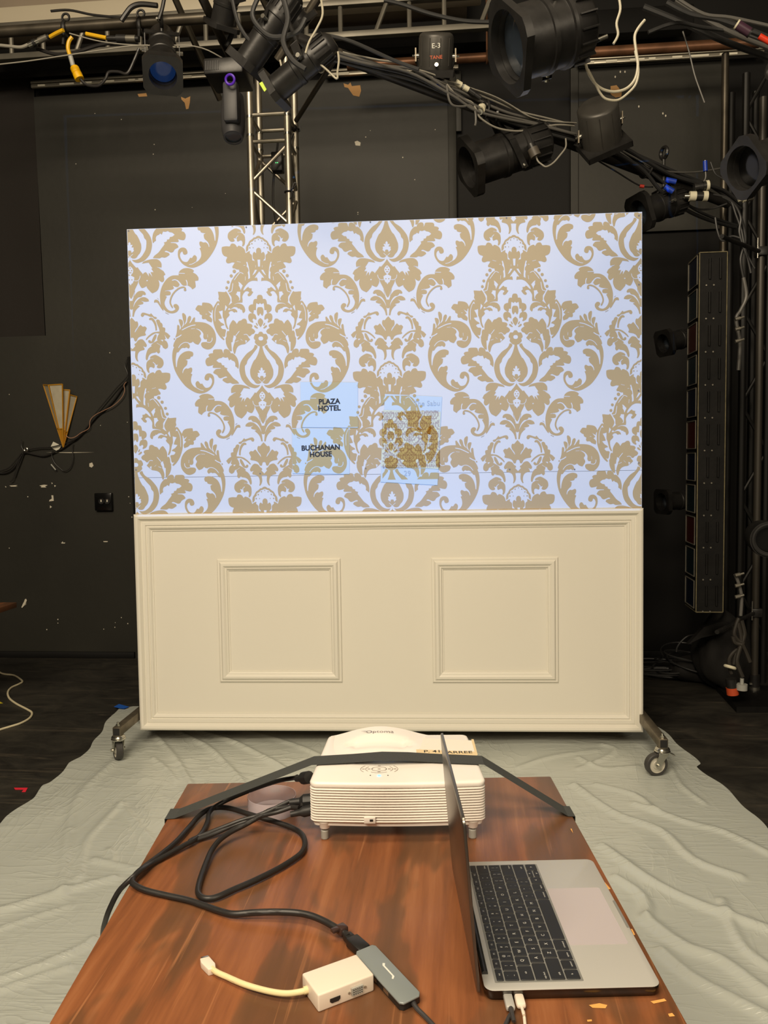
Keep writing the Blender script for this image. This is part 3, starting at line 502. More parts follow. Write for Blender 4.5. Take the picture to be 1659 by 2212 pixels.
CREAM = mat('sample_cream', srgb(198, 204, 182), .6); LILAC = mat('sample_grey', srgb(158, 146, 140), .6)
b = MB().m(CREAM); q = [fl(*c) for c in ((828.5, 886), (952, 890), (947, 1013), (823, 1008))]
b.prism([FM @ V((a, -.0062, z)) for a, z in q], -fy*.0003)
rx0, rx1, rz0, rz1 = (q[0][0]+q[3][0])/2, (q[1][0]+q[2][0])/2, (q[2][1]+q[3][1])/2, (q[0][1]+q[1][1])/2
damask(b, (rx0, rz0, rx1, rz1), .0068, LILAC, CREAM, cmap=lambda u, v: (rx0+.13+u*.105, rz0+.14-v*.10), rng=(-3, 5), layers=(0,))
filt = bpy.data.materials.new('painted_projection_tint'); filt.use_nodes = True; nt = filt.node_tree; nt.nodes.remove(nt.nodes['Principled BSDF']); tb = nt.nodes.new('ShaderNodeBsdfTransparent'); tb.inputs[0].default_value = (.88, .72, .46, 1)  # tint stands in for the projected tan light falling on the swatch
nt.links.new(tb.outputs[0], nt.nodes['Material Output'].inputs[0])
damask(b, (rx0, rz0, rx1, rz1), .0074, filt, filt, layers=(0,))
part(b.build('printed_swatch', sw, weld=False, smooth=0), 'brown and cream damask print with projected tan light tinted over it')
# dark case standing behind the flat
b = MB().m(WALLD); zc = at(280, 770, Y=4.6).z
b.box((at(279, 900, Y=4.6).x, 4.6, 0.012), (-1.2, 5.0, zc), bev=.006); tag(b.build('equipment_case', loc=(-1.5, 4.7, 0)), 'tall black case just showing past the left edge of the white flat', 'case')
# beam mask
lt = sp; lt.use_nodes = True; nt = lt.node_tree; em = nt.nodes['Emission']
tcn = nt.nodes.new('ShaderNodeTexCoord'); sx = nt.nodes.new('ShaderNodeSeparateXYZ'); nt.links.new(tcn.outputs['Normal'], sx.inputs[0])
def ND(op, a, b_=None, c=None):
    n = nt.nodes.new('ShaderNodeMath'); n.operation = op
    for i, q in enumerate((a, b_, c)):
        if q is None: continue
        if isinstance(q, (int, float)): n.inputs[i].default_value = q
        else: nt.links.new(q, n.inputs[i])
    return n.outputs[0]
az = ND('ABSOLUTE', sx.outputs[2]); sxn = ND('DIVIDE', sx.outputs[0], az); syn = ND('DIVIDE', sx.outputs[1], az)
def slope(p): d = p-PROJ_POS; return d.x/d.y, d.z/d.y
cs = [slope(FM @ V(p)) for p in ((0, 0, zr-.004), (FW, 0, zr-.004), (0, 0, FH), (FW, 0, FH))]
BX0, BX1 = (cs[0][0]+cs[2][0])/2, (cs[1][0]+cs[3][0])/2; BZ0 = (cs[0][1]+cs[1][1])/2
BOT_SLOPE = (cs[1][1]-cs[0][1])/(cs[1][0]-cs[0][0]); BOT0 = cs[0][1]-BOT_SLOPE*cs[0][0]
m1 = ND('GREATER_THAN', sxn, BX0-.002); m2 = ND('LESS_THAN', sxn, BX1+.002); m3 = ND('GREATER_THAN', syn, ND('MULTIPLY_ADD', sxn, BOT_SLOPE, BOT0)); TOP_SLOPE = (cs[3][1]-cs[2][1])/(cs[3][0]-cs[2][0]); m4 = ND('LESS_THAN', syn, ND('MULTIPLY_ADD', sxn, TOP_SLOPE, cs[2][1]-TOP_SLOPE*cs[2][0]+.004))
# even field: undo the cosine fall-off the way a projector lens does
mk = ND('MULTIPLY', ND('MULTIPLY', m1, m2), ND('MULTIPLY', m3, m4)); fall = ND('POWER', ND('DIVIDE', 1.0, az), 3.0)
nt.links.new(ND('MULTIPLY', mk, fall), em.inputs['Strength'])
# ================================================================== the table and what stands on it
TZ = .747
TYAW = .1012
tX = V((math.cos(TYAW), math.sin(TYAW), 0)); tY = V((-math.sin(TYAW), math.cos(TYAW), 0))
TB = at(405, 1692, Z=TZ); TBR = at(1189, 1675, Z=TZ); TW = (TBR-TB).dot(tX); TL = 1.02
def T(px, py, h=0): return at(px, py, Z=TZ+h)
wm = bpy.data.materials.new('painted_wood_grain'); wm.use_nodes = True; nt = wm.node_tree; bs = nt.nodes['Principled BSDF']
tc = N(nt, 'ShaderNodeTexCoord')
def streak(scale, k, detail=5., dist=.6, loc=(0, 0, 0)):
    mp = N(nt, 'ShaderNodeMapping'); mp.inputs['Scale'].default_value = scale; mp.inputs['Location'].default_value = loc; mp.inputs['Rotation'].default_value = (0, 0, .06); nt.links.new(tc.outputs['Object'], mp.inputs[0])
    n = N(nt, 'ShaderNodeTexNoise', Scale=k, Detail=detail, Distortion=dist, Roughness=.6); nt.links.new(mp.outputs[0], n.inputs['Vector']); return n
a = streak((38, 2.4, 1), 1.0, 5., .1); ra = ramp(nt, [(.30, srgb(104, 66, 42)), (.45, srgb(130, 80, 50)), (.58, srgb(144, 90, 56)), (.74, srgb(160, 106, 70))]); nt.links.new(a.outputs[0], ra.inputs[0])
b2 = streak((11, 3.6, 1), 1.0, 3., .2, (3, 1, 0)); rb = ramp(nt, [(.49, (0, 0, 0, 1)), (.55, (.6, .6, .6, 1)), (.70, (.85, .85, .85, 1))]); nt.links.new(b2.outputs[0], rb.inputs[0])
mx = N(nt, 'ShaderNodeMix', data_type='RGBA'); nt.links.new(rb.outputs[0], mx.inputs[0]); nt.links.new(ra.outputs[0], mx.inputs[6]); mx.inputs[7].default_value = srgb(94, 68, 47)
c2 = streak((90, 3, 1), 1.0, 3., .4, (9, 4, 0)); rc = ramp(nt, [(.62, (0, 0, 0, 1)), (.74, (.6, .6, .6, 1))]); nt.links.new(c2.outputs[0], rc.inputs[0])
mx2 = N(nt, 'ShaderNodeMix', data_type='RGBA'); nt.links.new(rc.outputs[0], mx2.inputs[0]); nt.links.new(mx.outputs[2], mx2.inputs[6]); mx2.inputs[7].default_value = srgb(182, 124, 82)
nt.links.new(mx2.outputs[2], bs.inputs['Base Color']); bs.inputs['Roughness'].default_value = .34; bs.inputs['Specular IOR Level'].default_value = .4
bp = N(nt, 'ShaderNodeBump', Strength=.12, Distance=.004); nt.links.new(a.outputs[0], bp.inputs['Height']); nt.links.new(bp.outputs[0], bs.inputs['Normal'])
TM = Matrix((tX, tY, V((0, 0, 1)))).transposed().to_4x4(); TM.translation = V((TB.x, TB.y, 0))
table = thing('table', 'brown faux wood-grain painted table carrying projector and laptop', 'table', TB+tX*TW/2-tY*TL/2-V((0, 0, TB.z)))
b = MB().m(wm); b.box((0, -TL, TZ-.022), (TW, 0, TZ), TM, bev=.003); b.build('tabletop', table)
b = MB().m(wm)
b.box((.05, -.09, TZ-.11), (TW-.05, -.07, TZ-.022), TM); b.box((.05, -TL+.07, TZ-.11), (TW-.05, -TL+.09, TZ-.022), TM); b.box((.05, -TL+.07, TZ-.11), (.07, -.07, TZ-.022), TM); b.box((TW-.07, -TL+.07, TZ-.11), (TW-.05, -.07, TZ-.022), TM); b.build('apron', table)
for x, y in ((.045, -.105), (TW-.09, -.105), (.045, -TL+.06), (TW-.09, -TL+.06)):
    b = MB().m(wm); b.box((x, y, .009), (x+.045, y+.045, TZ-.022), TM, bev=.003); b.build('leg', table)
# bare wood nicks along the table edge
b = MB().m(mat('bare_wood_nick', srgb(232, 170, 92), .6))
for s in ('1272,2171 1295,2167 1312,2171 1308,2178 1280,2177', '1302,1905 1307,1906 1319,1920 1313,1922', '1362,2006 1366,2007 1372,2019 1369,2020', '1405,2163 1435,2157 1440,2162 1412,2168', '1268,2203 1278,2202 1279,2206 1269,2207', '1232,1790 1235,1790 1238,1800', '1443,2190 1452,2188 1458,2195 1446,2196'):
    b = MB().m(MATS['bare_wood_nick']); b.poly([T(*[float(k) for k in w.split(',')], .0006) for w in s.split()])
    part(b.build('edge_nick', table, smooth=0), 'bare wood nick')

# ---- projector
fL, fR = T(692, 1812), T(1030, 1810)
pX = (fR-fL); pX.z = 0; pX.normalize(); pY = V((-pX.y, pX.x, 0))
zb, zt = TZ+.024, TZ+.105
A0 = at(668, 1690, Z=zt-.002); B0 = at(1048, 1684, Z=zt-.002); PW = (B0-A0).dot(pX)
# set the front so the foot sits just behind the front face
org = fL-pY*.012; org = V((A0.x, A0.y, 0))+pY*((org-V((A0.x, A0.y, 0))).dot(pY)); PD = .232
PMx = Matrix((pX, pY, V((0, 0, 1)))).transposed().to_4x4(); PMx.translation = org
proj = thing('projector', 'white video projector strapped down on the brown table', 'projector', org+pX*PW/2+pY*PD/2+V((0, 0, TZ)))
def outline(ins, yb_=0, taper=.012):
    """rounded plan outline of the case, slightly bowed front"""
    w, d, r = PW, PD, .014; ps = []
    for cx, cy, a0, in ((r, r, 180), (w-r, r, 270), (w-r-taper, d-r, 0), (r+taper, d-r, 90)):
        for k in range(6):
            a = math.radians(a0+k*18); ps.append([cx+(r-ins)*math.cos(a), cy+(r-ins)*math.sin(a)])
    n = []
    for i, p in enumerate(ps):
        n.append(p)
        if i == 5:
            for k in range(1, 12): n.append([r+(w-2*r)*k/12, ins-.006*math.sin(math.pi*k/12)])
    return n
def shell(mb, zs, mtx=PMx, capb=True, capt=True):
    rings = []
    for z, ins in zs: rings.append([mb.bm.verts.new(mtx @ V((x, y, z))) for x, y in outline(ins)])
    for A, B in zip(rings, rings[1:]):
        n = len(A)
        for k in range(n): mb.face([A[k], A[(k+1) % n], B[(k+1) % n], B[k]])
    if capb: mb.face(list(reversed(rings[0])))
    if capt: mb.face(rings[-1])
b = MB().m(WHITEPL)
zs = [(zb, .014), (zb+.003, .006), (zb+.010, .004)]
nr = 13; z0_, z1_ = zb+.010, zt-.011
for k in range(nr):
    q = (z1_-z0_)/nr; z = z0_+k*q
    zs += [(z+q*.12, .0042), (z+q*.3, .0008), (z+q*.62, 0.0), (z+q*.8, .0012), (z+q*.92, .0042)]
zs += [(zt-.010, .0045), (zt-.009, .001), (zt-.004, .0), (zt-.0012, .0018), (zt, .006)]
shell(b, zs); b.build('case', proj, smooth=50)
# raised lens dome at the back of the lid
b = MB().m(WHITEPL); cx, cw = PW*.385, .098
nx, ny = 30, 12; g = []
for i in range(nx+1):
    u = -1+2*i/nx; row = []
    for j in range(ny+1):
        w = j/ny; hgt = .019*max(0, math.cos(u*math.pi/2))**1.3*math.sin(min(1, w*1.15)*math.pi/2)**1.2
        # shallow recess for the zoom ring
        du, dw = u/.62, (w-.50)/.16
        rec = .006 if (abs(du) < 1 and abs(dw) < (1-du*du)**.5) else 0
        row.append(b.bm.verts.new(PMx @ V((cx+u*cw*(1.0), PD*.42+w*(PD*.57), zt-.0015+hgt-rec))))
    g.append(row)
for i in range(nx):
    for j in range(ny): b.face([g[i][j], g[i+1][j], g[i+1][j+1], g[i][j+1]])
for i in range(nx):
    p, q = g[i][ny], g[i+1][ny]; b.face([p, q, b.bm.verts.new(V((q.co.x, q.co.y, zt-.02))), b.bm.verts.new(V((p.co.x, p.co.y, zt-.02)))])
b.build('lens_hood', proj, smooth=60)
b = MB().m(MATS['lens_glass']); lc = PMx @ V((cx, PD-.002, zt-.035)); b.cyl(lc, lc+pY*.004, .026, 24); b.m(BLACK).lathe(lc, lc+pY*.006, [(0, .036), (.006, .036), (.006, .026), (.002, .026)], 24); b.build('lens', proj)
for x, y in ((.024, .014), (PW-.022, .014), (PW*.5, PD-.03)):
    b = MB().m(WHITEPL); c = PMx @ V((x, y, 0)); b.lathe(V((c.x, c.y, zb-.004)), V((c.x, c.y, zb+.01)), [(0, 0), (0, .0085), (.006, .0105), (.013, .014), (.013, 0)])
    b.m(CHROME); b.cyl(V((c.x, c.y, TZ+.012)), V((c.x, c.y, zb-.003)), .0022, 8)
    b.m(GREYPL); b.lathe(V((c.x, c.y, TZ)), V((c.x, c.y, TZ+.016)), [(0, 0), (0, .0058), (.0015, .0068), (.0145, .0068), (.016, .0055), (.016, 0)], 16)
    b.build('foot', proj)
MARK = mat('grey_print', srgb(150, 140, 132), .6); LEDB = mat('blue_led', srgb(60, 130, 255), .4, emit=(.15, .42, 1, 1), estr=3.0)
def Pt(px, py, h=.0006): return at(px, py, Z=zt+h)
b = MB().m(MARK)
cP = Pt(819, 1661); ux = pX; uy = pY
def arc(c, rx, ry, a0, a1, w):
    ps = []; n = 14
    for s_, rr in ((0, 1), (1, 1)):
        rng = range(n+1) if s_ == 0 else range(n, -1, -1)
        for k in rng:
            a = math.radians(a0+(a1-a0)*k/n); d = w/2*(1 if s_ else -1); ps.append(c+ux*(rx+d)*math.cos(a)+uy*(ry+d)*math.sin(a))
    b.prism(ps, (0, 0, .0002))
for rx, ry in ((.033, .022), (.024, .016), (.013, .009)):
    arc(cP, rx, ry, 140, 215, .0007); arc(cP, rx, ry, -35, 40, .0007)
arc(cP, .013, .009, 0, 180, .0006); arc(cP, .013, .009, 180, 360, .0006); arc(cP, .024, .017, 235, 305, .0006)
for dx, dy in ((-.028, 0), (-.018, 0), (0, 0), (.018, 0), (.028, 0), (0, .014), (0, -.0125)): b.prism([cP+ux*(dx-.0025)+uy*(dy-.0008), cP+ux*(dx+.0025)+uy*(dy-.0008), cP+ux*(dx+.0025)+uy*(dy+.0008), cP+ux*(dx-.0025)+uy*(dy+.0008)], (0, 0, .0002))
b.m(BLACK)
for px in (800, 838): c = Pt(px, 1675); b.cyl(c, c+V((0, 0, .0005)), .0011, 8)
b.m(LEDB); c = Pt(819, 1675.5); b.cyl(c, c+V((0, 0, .0007)), .0028, 12)
pad = part(b.build('control_pad', proj, smooth=0), 'grey printed button ring with blue light')
b = MB().m(mat('logo_grey', srgb(120, 112, 110), .5))
lm = PMx @ Matrix.Translation((cx, PD*.86, zt+.0173)) @ Matrix.Rotation(math.radians(4), 4, 'X'); b.text('Optoma', lm, .016)
b.prism([lm @ V(p) for p in ((-.036, .002, 0), (-.026, .004, 0), (-.028, .0015, 0))], (0, 0, .0002)); b.build('logo', proj, smooth=0)
b = MB().m(WHITEPL); kz = zb+.012; b.box((PW*.31, -.0085, kz), (PW*.375, .003, kz+.011), PMx, bev=.0008); b.m(RUBBER); b.box((PW*.342, -.0090, kz+.0035), (PW*.362, -.008, kz+.0075), PMx, bev=.0005); b.build('lock_slot', proj)
# paper label and masking tape
def Tq(name, s, h, material, label, cat, thick=.0004):
    b = MB().m(material); b.prism([Pt(*[float(k) for k in w.split(',')], h) for w in s.split()], (0, 0, thick)); return b
b = Tq('label', '898,1594 1021,1600 1030,1631 900,1627', .0010, mat('label_paper', srgb(232, 226, 214), .7), '', '')
b.m(mat('masking_tape', srgb(222, 200, 158), .7)); b.prism([Pt(*p, .0016) for p in ((899, 1619), (1029, 1624), (1031, 1633), (900, 1629))], (0, 0, .0003)); b.prism([Pt(*p, .0016) for p in ((1018, 1597), (1023, 1597), (1032, 1631), (1027, 1631))], (0, 0, .0003))
b.m(INK); mt = Matrix((ux, uy, V((0, 0, 1)))).transposed().to_4x4(); mt.translation = Pt(934, 1623, .0022); b.text('P. 41', mt, .0165, bold=.0001)
mt = mt.copy(); mt.translation = Pt(988, 1625, .0022); b.text('PARREE', mt, .0165, bold=.0001)
tag(b.build('label_sheet', smooth=0), 'paper label with hand-lettered masking tape on the white projector', 'label')

# ---- webbing strap over the projector
sm_ = mat('webbing', srgb(62, 64, 62), .8, bump=.3, bscale=500)
b = MB().m(sm_); sw_ = .043
def sp_(px, py, h): return T(px, py, h)
hz = zt-TZ
cen = [sp_(383, 1758, .0015), sp_(400, 1752, .012)]
pl_ = at(676, 1643, Z=zt+.002); pr_ = at(1043, 1642, Z=zt+.002); pm_ = at(825, 1633, Z=zt+.011); pn_ = at(930, 1637, Z=zt+.003); po_ = at(760, 1638, Z=zt+.004)
pe = T(1222, 1752, .0015)
path = [T(383, 1757, .0016), pl_, po_, pm_, at(880, 1634, Z=zt+.0075), pn_, pr_, pe]
path[0] -= tX*.0; L_ = []
for i, p in enumerate(path):
    for sg in (-1, 1): L_.append(b.bm.verts.new(p+pY*sw_/2*sg)); 
for i in range(len(path)-1): b.face([L_[2*i], L_[2*i+2], L_[2*i+3], L_[2*i+1]])
# ends turn down over the table edges
for idx, sx_ in ((0, -1), (len(path)-1, 1)):
    p = path[idx]; q0, q1 = L_[2*idx], L_[2*idx+1]
    o1 = [TM @ V(((-.0035 if sx_ < 0 else TW+.0035), (TM.inverted() @ v.co).y, TZ+.001)) for v in (q0, q1)]
    a_ = [b.bm.verts.new(v) for v in o1]; c_ = [b.bm.verts.new(v-V((0, 0, .06))) for v in o1]
    b.face([q0, q1, a_[1], a_[0]]); b.face([a_[0], a_[1], c_[1], c_[0]])
r_ = bmesh.ops.solidify(b.bm, geom=list(b.bm.faces), thickness=.0016)
tag(b.build('strap', loc=tuple(pm_), smooth=15), 'dark grey webbing strap holding the projector down to the table', 'strap')

# ---- clear plastic lid
cl = mat('clear_plastic', srgb(226, 212, 218), .12); cl.node_tree.nodes['Principled BSDF'].inputs['Alpha'].default_value = .42
c = (T(541, 1737)+T(634, 1745))/2; c = T(588, 1752); R_ = (T(640, 1752)-T(536, 1752)).length/2
b = MB().m(cl); b.lathe(c+V((0, 0, .001)), c+V((0, 0, .04)), [(0, 0), (0, R_), (.030, R_), (.030, R_-.0012), (.0014, R_-.0012), (.0014, 0)], 48)
lid = thing('plastic_dish', 'shallow clear round plastic dish behind the cables by the projector', 'dish', c)
b.build('dish_body', lid, smooth=40)
b = MB().m(mat('tape_bit', srgb(224, 214, 190), .6))
for ang in (.5*math.pi-.0, -.5*math.pi+.05):
    e_ = V((math.cos(ang+TYAW), math.sin(ang+TYAW), 0)); s_ = V((-e_.y, e_.x, 0)); m_ = c+e_*(R_+.0008)
    b = MB().m(MATS['tape_bit']); b.prism([m_-s_*.009+V((0, 0, .016)), m_+s_*.009+V((0, 0, .016)), m_+s_*.009+V((0, 0, .024)), m_-s_*.009+V((0, 0, .024))], e_*.0003); part(b.build('tape_tab', lid, smooth=0), 'cream tape tab')

# ---- laptop
hF, hN = T(989, 1862, .0145), T(1048, 2140, .0145)
lS = (hF-hN); LW = lS.length; lS.normalize(); lT = V((lS.y, -lS.x, 0)); LD = LW*.7
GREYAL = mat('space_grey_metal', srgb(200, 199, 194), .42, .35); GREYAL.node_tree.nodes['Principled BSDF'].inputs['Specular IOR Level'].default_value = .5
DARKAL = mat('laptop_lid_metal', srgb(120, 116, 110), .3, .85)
lap = thing('laptop', 'open grey laptop seen side-on with black keys, right of the projector', 'laptop', hN+lT*LD/2+lS*LW/2-V((0, 0, .0145)))
LM = Matrix((lS, lT, V((0, 0, -1)))).transposed().to_4x4(); LM.translation = hN  # s along hinge away from camera, t toward the user
def LP(s, t, h=0): return hN+lS*s+lT*t+V((0, 0, h))
def rrect(s0, t0, s1, t1, r, n=6):
    ps = []
    for cs_, ct, a0 in ((s1-r, t1-r, 0), (s0+r, t1-r, 90), (s0+r, t0+r, 180), (s1-r, t0+r, 270)):
        for k in range(n+1): a = math.radians(a0+k*90/n); ps.append((cs_+r*math.cos(a), ct+r*math.sin(a)))
    return ps
def slab(mb, s0, t0, s1, t1, r, zs):
    rings = [[mb.bm.verts.new(LP(s, t, h)) for s, t in rrect(s0+i, t0+i, s1-i, t1-i, max(r-i, .0002))] for h, i in zs]
    for A, B in zip(rings, rings[1:]):
        n = len(A)
        for k in range(n): mb.face([A[k], B[k], B[(k+1) % n], A[(k+1) % n]])
    mb.face(rings[0]); mb.face(list(reversed(rings[-1])))
b = MB().m(mat('shaded_edge_metal', srgb(88, 86, 84), .22, 1.0)); slab(b, 0, 0, LW, LD, .011, [(-.0145, .006), (-.0125, .002), (-.009, .0004), (-.0012, 0), (-.0004, .0002)]); b.m(GREYAL); slab(b, .0001, .0001, LW-.0001, LD-.0001, .011, [(-.0012, 0), (-.0003, 0), (0, .0006)])  # darker metal on the base sides paints in their shade
b.build('base', lap)
b = MB().m(GREYAL); k0, k1, kt0, kt1 = .048*LW, .952*LW, .075*LD, .565*LD
b.m(mat('keyboard_well', srgb(150, 150, 145), .45, .4)); slab(b, k0-.002, kt0-.002, k1+.002, kt1+.002, .002, [(.0002, 0), (.0005, .0002)]); b.build('keyboard_well', lap)
KEY = mat('black_keycap', srgb(34, 35, 37), .45); LEG = mat('key_legend', srgb(205, 205, 200), .6)
U = (k1-k0)/14.5; rows_t = [(kt0, (kt1-kt0)/5.55*.55)]; 
for k in range(5): rows_t.append((kt0+(kt1-kt0)/5.55*(.55+k), (kt1-kt0)/5.55))
layout = [[('esc', 1.25)]+[('F%d' % i, 1.02) for i in range(1, 13)]+[('', 1.01)],
 [('` ~', 1), ('! 1', 1), ('@ 2', 1), ('# 3', 1), ('$ 4', 1), ('% 5', 1), ('^ 6', 1), ('& 7', 1), ('* 8', 1), ('( 9', 1), (') 0', 1), ('_ -', 1), ('+ =', 1), ('delete', 1.5)],
 [('tab', 1.5)]+[(c_, 1) for c_ in 'QWERTYUIOP']+[('{ [', 1), ('} ]', 1), ('| \\', 1)],
 [('caps lock', 1.75)]+[(c_, 1) for c_ in 'ASDFGHJKL']+[(': ;', 1), ('" \'', 1), ('return', 1.75)],
 [('shift', 2.25)]+[(c_, 1) for c_ in 'ZXCVBNM']+[('< ,', 1), ('> .', 1), ('? /', 1), ('shift', 2.25)],
 [('fn', 1), ('control', 1), ('option', 1), ('command', 1.25), (' ', 5), ('command', 1.25), ('option', 1), ('<', 1), ('^v', 1), ('>', 1)]]
textrot = Matrix((lS, -lT, V((0, 0, 1)))).transposed().to_4x4()
for (t0, th), row in zip(rows_t, layout):
    s = k0
    tot = sum(w for _, w in row); f_ = 14.5/tot
    for lab, w in row:
        w *= U*f_; subs = [(s, t0, s+w, t0+th, lab)]
        if lab == '^v': subs = [(s, t0, s+w, t0+th/2, '^'), (s, t0+th/2, s+w, t0+th, 'v')]
        if lab in ('<', '>') and len(row) == 10: subs = [(s, t0+th/2 if False else t0+th*.05, s+w, t0+th, lab)]
        for (a0, c0, a1, c1, lb) in subs:
            g_ = U*.05; b = MB().m(KEY); slab(b, a0+g_, c0+g_, a1-g_, c1-g_, .0016, [(.0004, 0), (.0013, .0), (.0017, .0004)])
            b.m(LEG); cs_, ct = (a0+a1)/2, (c0+c1)/2
            if lb.strip():
                parts_ = lb.split(' ') if len(lb) == 3 and lb[1] == ' ' else [lb]
                sz = .0062 if len(lb) == 1 else (.0046 if len(parts_) == 2 else .0034)
                for q_, pt_ in enumerate(parts_):
                    off = 0 if len(parts_) == 1 else (-.0032 if q_ == 0 else .0036)
                    ss, tt = cs_, ct+off
                    if len(pt_) > 3: ss = cs_+(0 if w < U*1.4 else (-.25*w if cs_ < LW/2 else .25*w)); tt = ct+.0035
                    mt = textrot.copy(); mt.translation = LP(ss, tt, .00185); b.text(pt_, mt, sz)
            b.build('key', lap, smooth=30)
        s += w
b = MB().m(mat('trackpad_glass', srgb(182, 174, 176), .3)); slab(b, LW*.275, LD*.575, LW*.725, LD*.94, .004, [(.0001, 0), (.00035, .0001)])
b.build('trackpad', lap)
b = MB().m(MATS['keyboard_well']); slab(b, LW*.39, LD-.004, LW*.61, LD+.0003, .0015, [(-.004, 0), (.0002, .0002)]); b.build('lid_notch', lap)
# screen half, tilted back past upright
til = math.radians(4.3); sd = V((0, 0, 1))*math.cos(til)-lT*math.sin(til); LH = LD*1.0
nrm = sd.cross(lS).normalized()
def SP(s, h, o): return hN+lS*s+sd*h+nrm*o-lT*.0065
def sslab(mb, s0, h0, s1, h1, r, os_):
    rings = [[mb.bm.verts.new(SP(s, h, o)) for s, h in rrect(s0+i, h0+i, s1-i, h1-i, max(r-i, .0002))] for o, i in os_]
    for A, B in zip(rings, rings[1:]):
        n = len(A)
        for k in range(n): mb.face([A[k], A[(k+1) % n], B[(k+1) % n], B[k]])
    mb.face(rings[0]); mb.face(list(reversed(rings[-1])))
scr = thing  # (name kept free)
b = MB().m(DARKAL); sg = 1 if nrm.dot(lT) > 0 else -1
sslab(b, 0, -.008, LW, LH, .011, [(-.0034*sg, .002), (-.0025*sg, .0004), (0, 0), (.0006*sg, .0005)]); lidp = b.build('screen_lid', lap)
b = MB().m(mat('screen_bezel', srgb(18, 18, 20), .12)); sslab(b, .003, .006, LW-.003, LH-.003, .008, [(.0006*sg, 0), (.0009*sg, .0001)]); b.build('screen_glass', lidp)
b = MB().m(BLACK); b.cyl(LP(.03, .004, .0005), LP(LW-.03, .004, .0005), .004, 12); b.build('hinge', lap)
# plugs on the near edge
def plug(mb, p, d, l, w, h, r):
    sdv = V((-d.y, d.x, 0)); mt = Matrix((d, sdv, V((0, 0, 1)))).transposed().to_4x4(); mt.translation = p
    mb.box((0, -w/2, -h/2), (l, w/2, h/2), mt, bev=r)
dN = -lS
b = MB().m(GREYAL); p = at(1097, 2152, Z=TZ+.0075); p = hN+lT*((p-hN).dot(lT))-V((0, 0, .008)); plug(b, p-dN*.002, dN, .024, .011, .0065, .002)
pe_ = p+dN*.022
gc = thing('usb_cable', 'dark cable with a grey metal plug in the laptop side beside white plug', 'cable', p)
b.build('plug', gc); b = MB().m(mat('dark_grey_cable', srgb(62, 60, 60), .45)); b.cyl(pe_-dN*.001, pe_+dN*.008, .0034, 12, .0026)
b.tube([pe_, pe_+dN*.02, at(1103, 2192, Z=TZ+.004), at(1092, 2213, Z=TZ+.0035), at(1070, 2260, Z=TZ+.0035), at(1030, 2330, Z=TZ+.0035)], .0024); b.build('cord', gc)
p = at(1120, 2148, Z=TZ+.0075); p = hN+lT*((p-hN).dot(lT))-V((0, 0, .008))
wc = thing('charging_cable', 'white cable with a white plug in the laptop side', 'cable', p); WH = mat('glossy_white_plastic', srgb(235, 222, 205), .3)
b = MB().m(WH); plug(b, p-dN*.002, dN, .021, .0115, .007, .003); b.build('plug', wc)
b = MB().m(WH); pe_ = p+dN*.018; b.tube([pe_, pe_+dN*.014, at(1131, 2186, Z=TZ+.004), at(1134, 2213, Z=TZ+.003), at(1138, 2270, Z=TZ+.003), at(1142, 2330, Z=TZ+.003)], .0019); b.build('cord', wc)

# ---- grey hub, white adapter
def quadbox(mb, s, h0, h1, bev=.0015):
    q = [T(*[float(k) for k in w.split(',')], h1) for w in s.split()]; base = [V((p.x, p.y, TZ+h0)) for p in q]
    t = bmesh.new(); a = [t.verts.new(p) for p in base]; c_ = [t.verts.new(p) for p in q]; n = len(q)
    t.faces.new(c_); t.faces.new(list(reversed(a)))
    for i in range(n): t.faces.new([a[i], a[(i+1) % n], c_[(i+1) % n], c_[i]])
    bmesh.ops.recalc_face_normals(t, faces=t.faces)
    if bev: bmesh.ops.bevel(t, geom=list(t.edges), offset=bev, segments=3, affect='EDGES', profile=.5)
    mb.merge(t); return q
hub_ = thing('usb_hub', 'flat grey metal hub lying beside the white adapter', 'hub', T(838, 2090))
b = MB().m(mat('hub_grey', srgb(138, 146, 146), .4, .2)); q = quadbox(b, '770,2054 804,2040 812,2042 907,2142 906,2150 872,2167 862,2165 769,2062', .0105, .0135, .0012)
b.build('top_plate', hub_)
b = MB().m(BLACK); q = quadbox(b, '770,2054 804,2040 812,2042 907,2142 906,2150 872,2167 862,2165 769,2062', 0, .0102, .001)
side_a, side_b = q[-1], q[-2]
sdir = (side_b-side_a).normalized(); sn = V((sdir.y, -sdir.x, 0)); b.m(RUBBER)
b.build('body', hub_)
b = MB().m(CHROME)
for t_ in (.45, .72):
    c = V((side_a.x, side_a.y, TZ+.0055))+(side_b-side_a)*t_; c.z = TZ+.0055; sn2 = sn if (c+sn-V((T(838, 2100)))).length > (c-sn-V((T(838, 2100)))).length else -sn
    mt = Matrix((sdir, sn2, V((0, 0, 1)))).transposed().to_4x4(); mt.translation = c; b.box((-.006, -.001, -.0025), (.006, .0006, .0025), mt)
b.build('port', hub_)
b = MB().m(mat('white_print', srgb(226, 226, 218), .5)); c = T(839, 2097, .0138); u_ = (T(853, 2112, .0138)-T(826, 2083, .0138)).normalized(); w_ = V((-u_.y, u_.x, 0))
b.prism([c-u_*.017+w_*.0015, c-u_*.015+w_*.004, c-u_*.011+w_*.0012, c+u_*.013+w_*.001, c+u_*.017-w_*.003, c+u_*.015-w_*.0042, c+u_*.011-w_*.001, c-u_*.013-w_*.001], (0, 0, .0001)); b.build('logo', hub_, smooth=0)
b = MB().m(mat('dark_grey_cable', (0, 0, 0, 1))); p = T(890, 2162, .006); b.tube([p, T(900, 2178, .005), T(918, 2196, .004), T(940, 2220, .004), T(975, 2265, .004)], .0028); b.cyl(p-V((0, 0, 0)), T(895, 2170, .0055), .0042, 12, .003); b.build('cord', hub_)
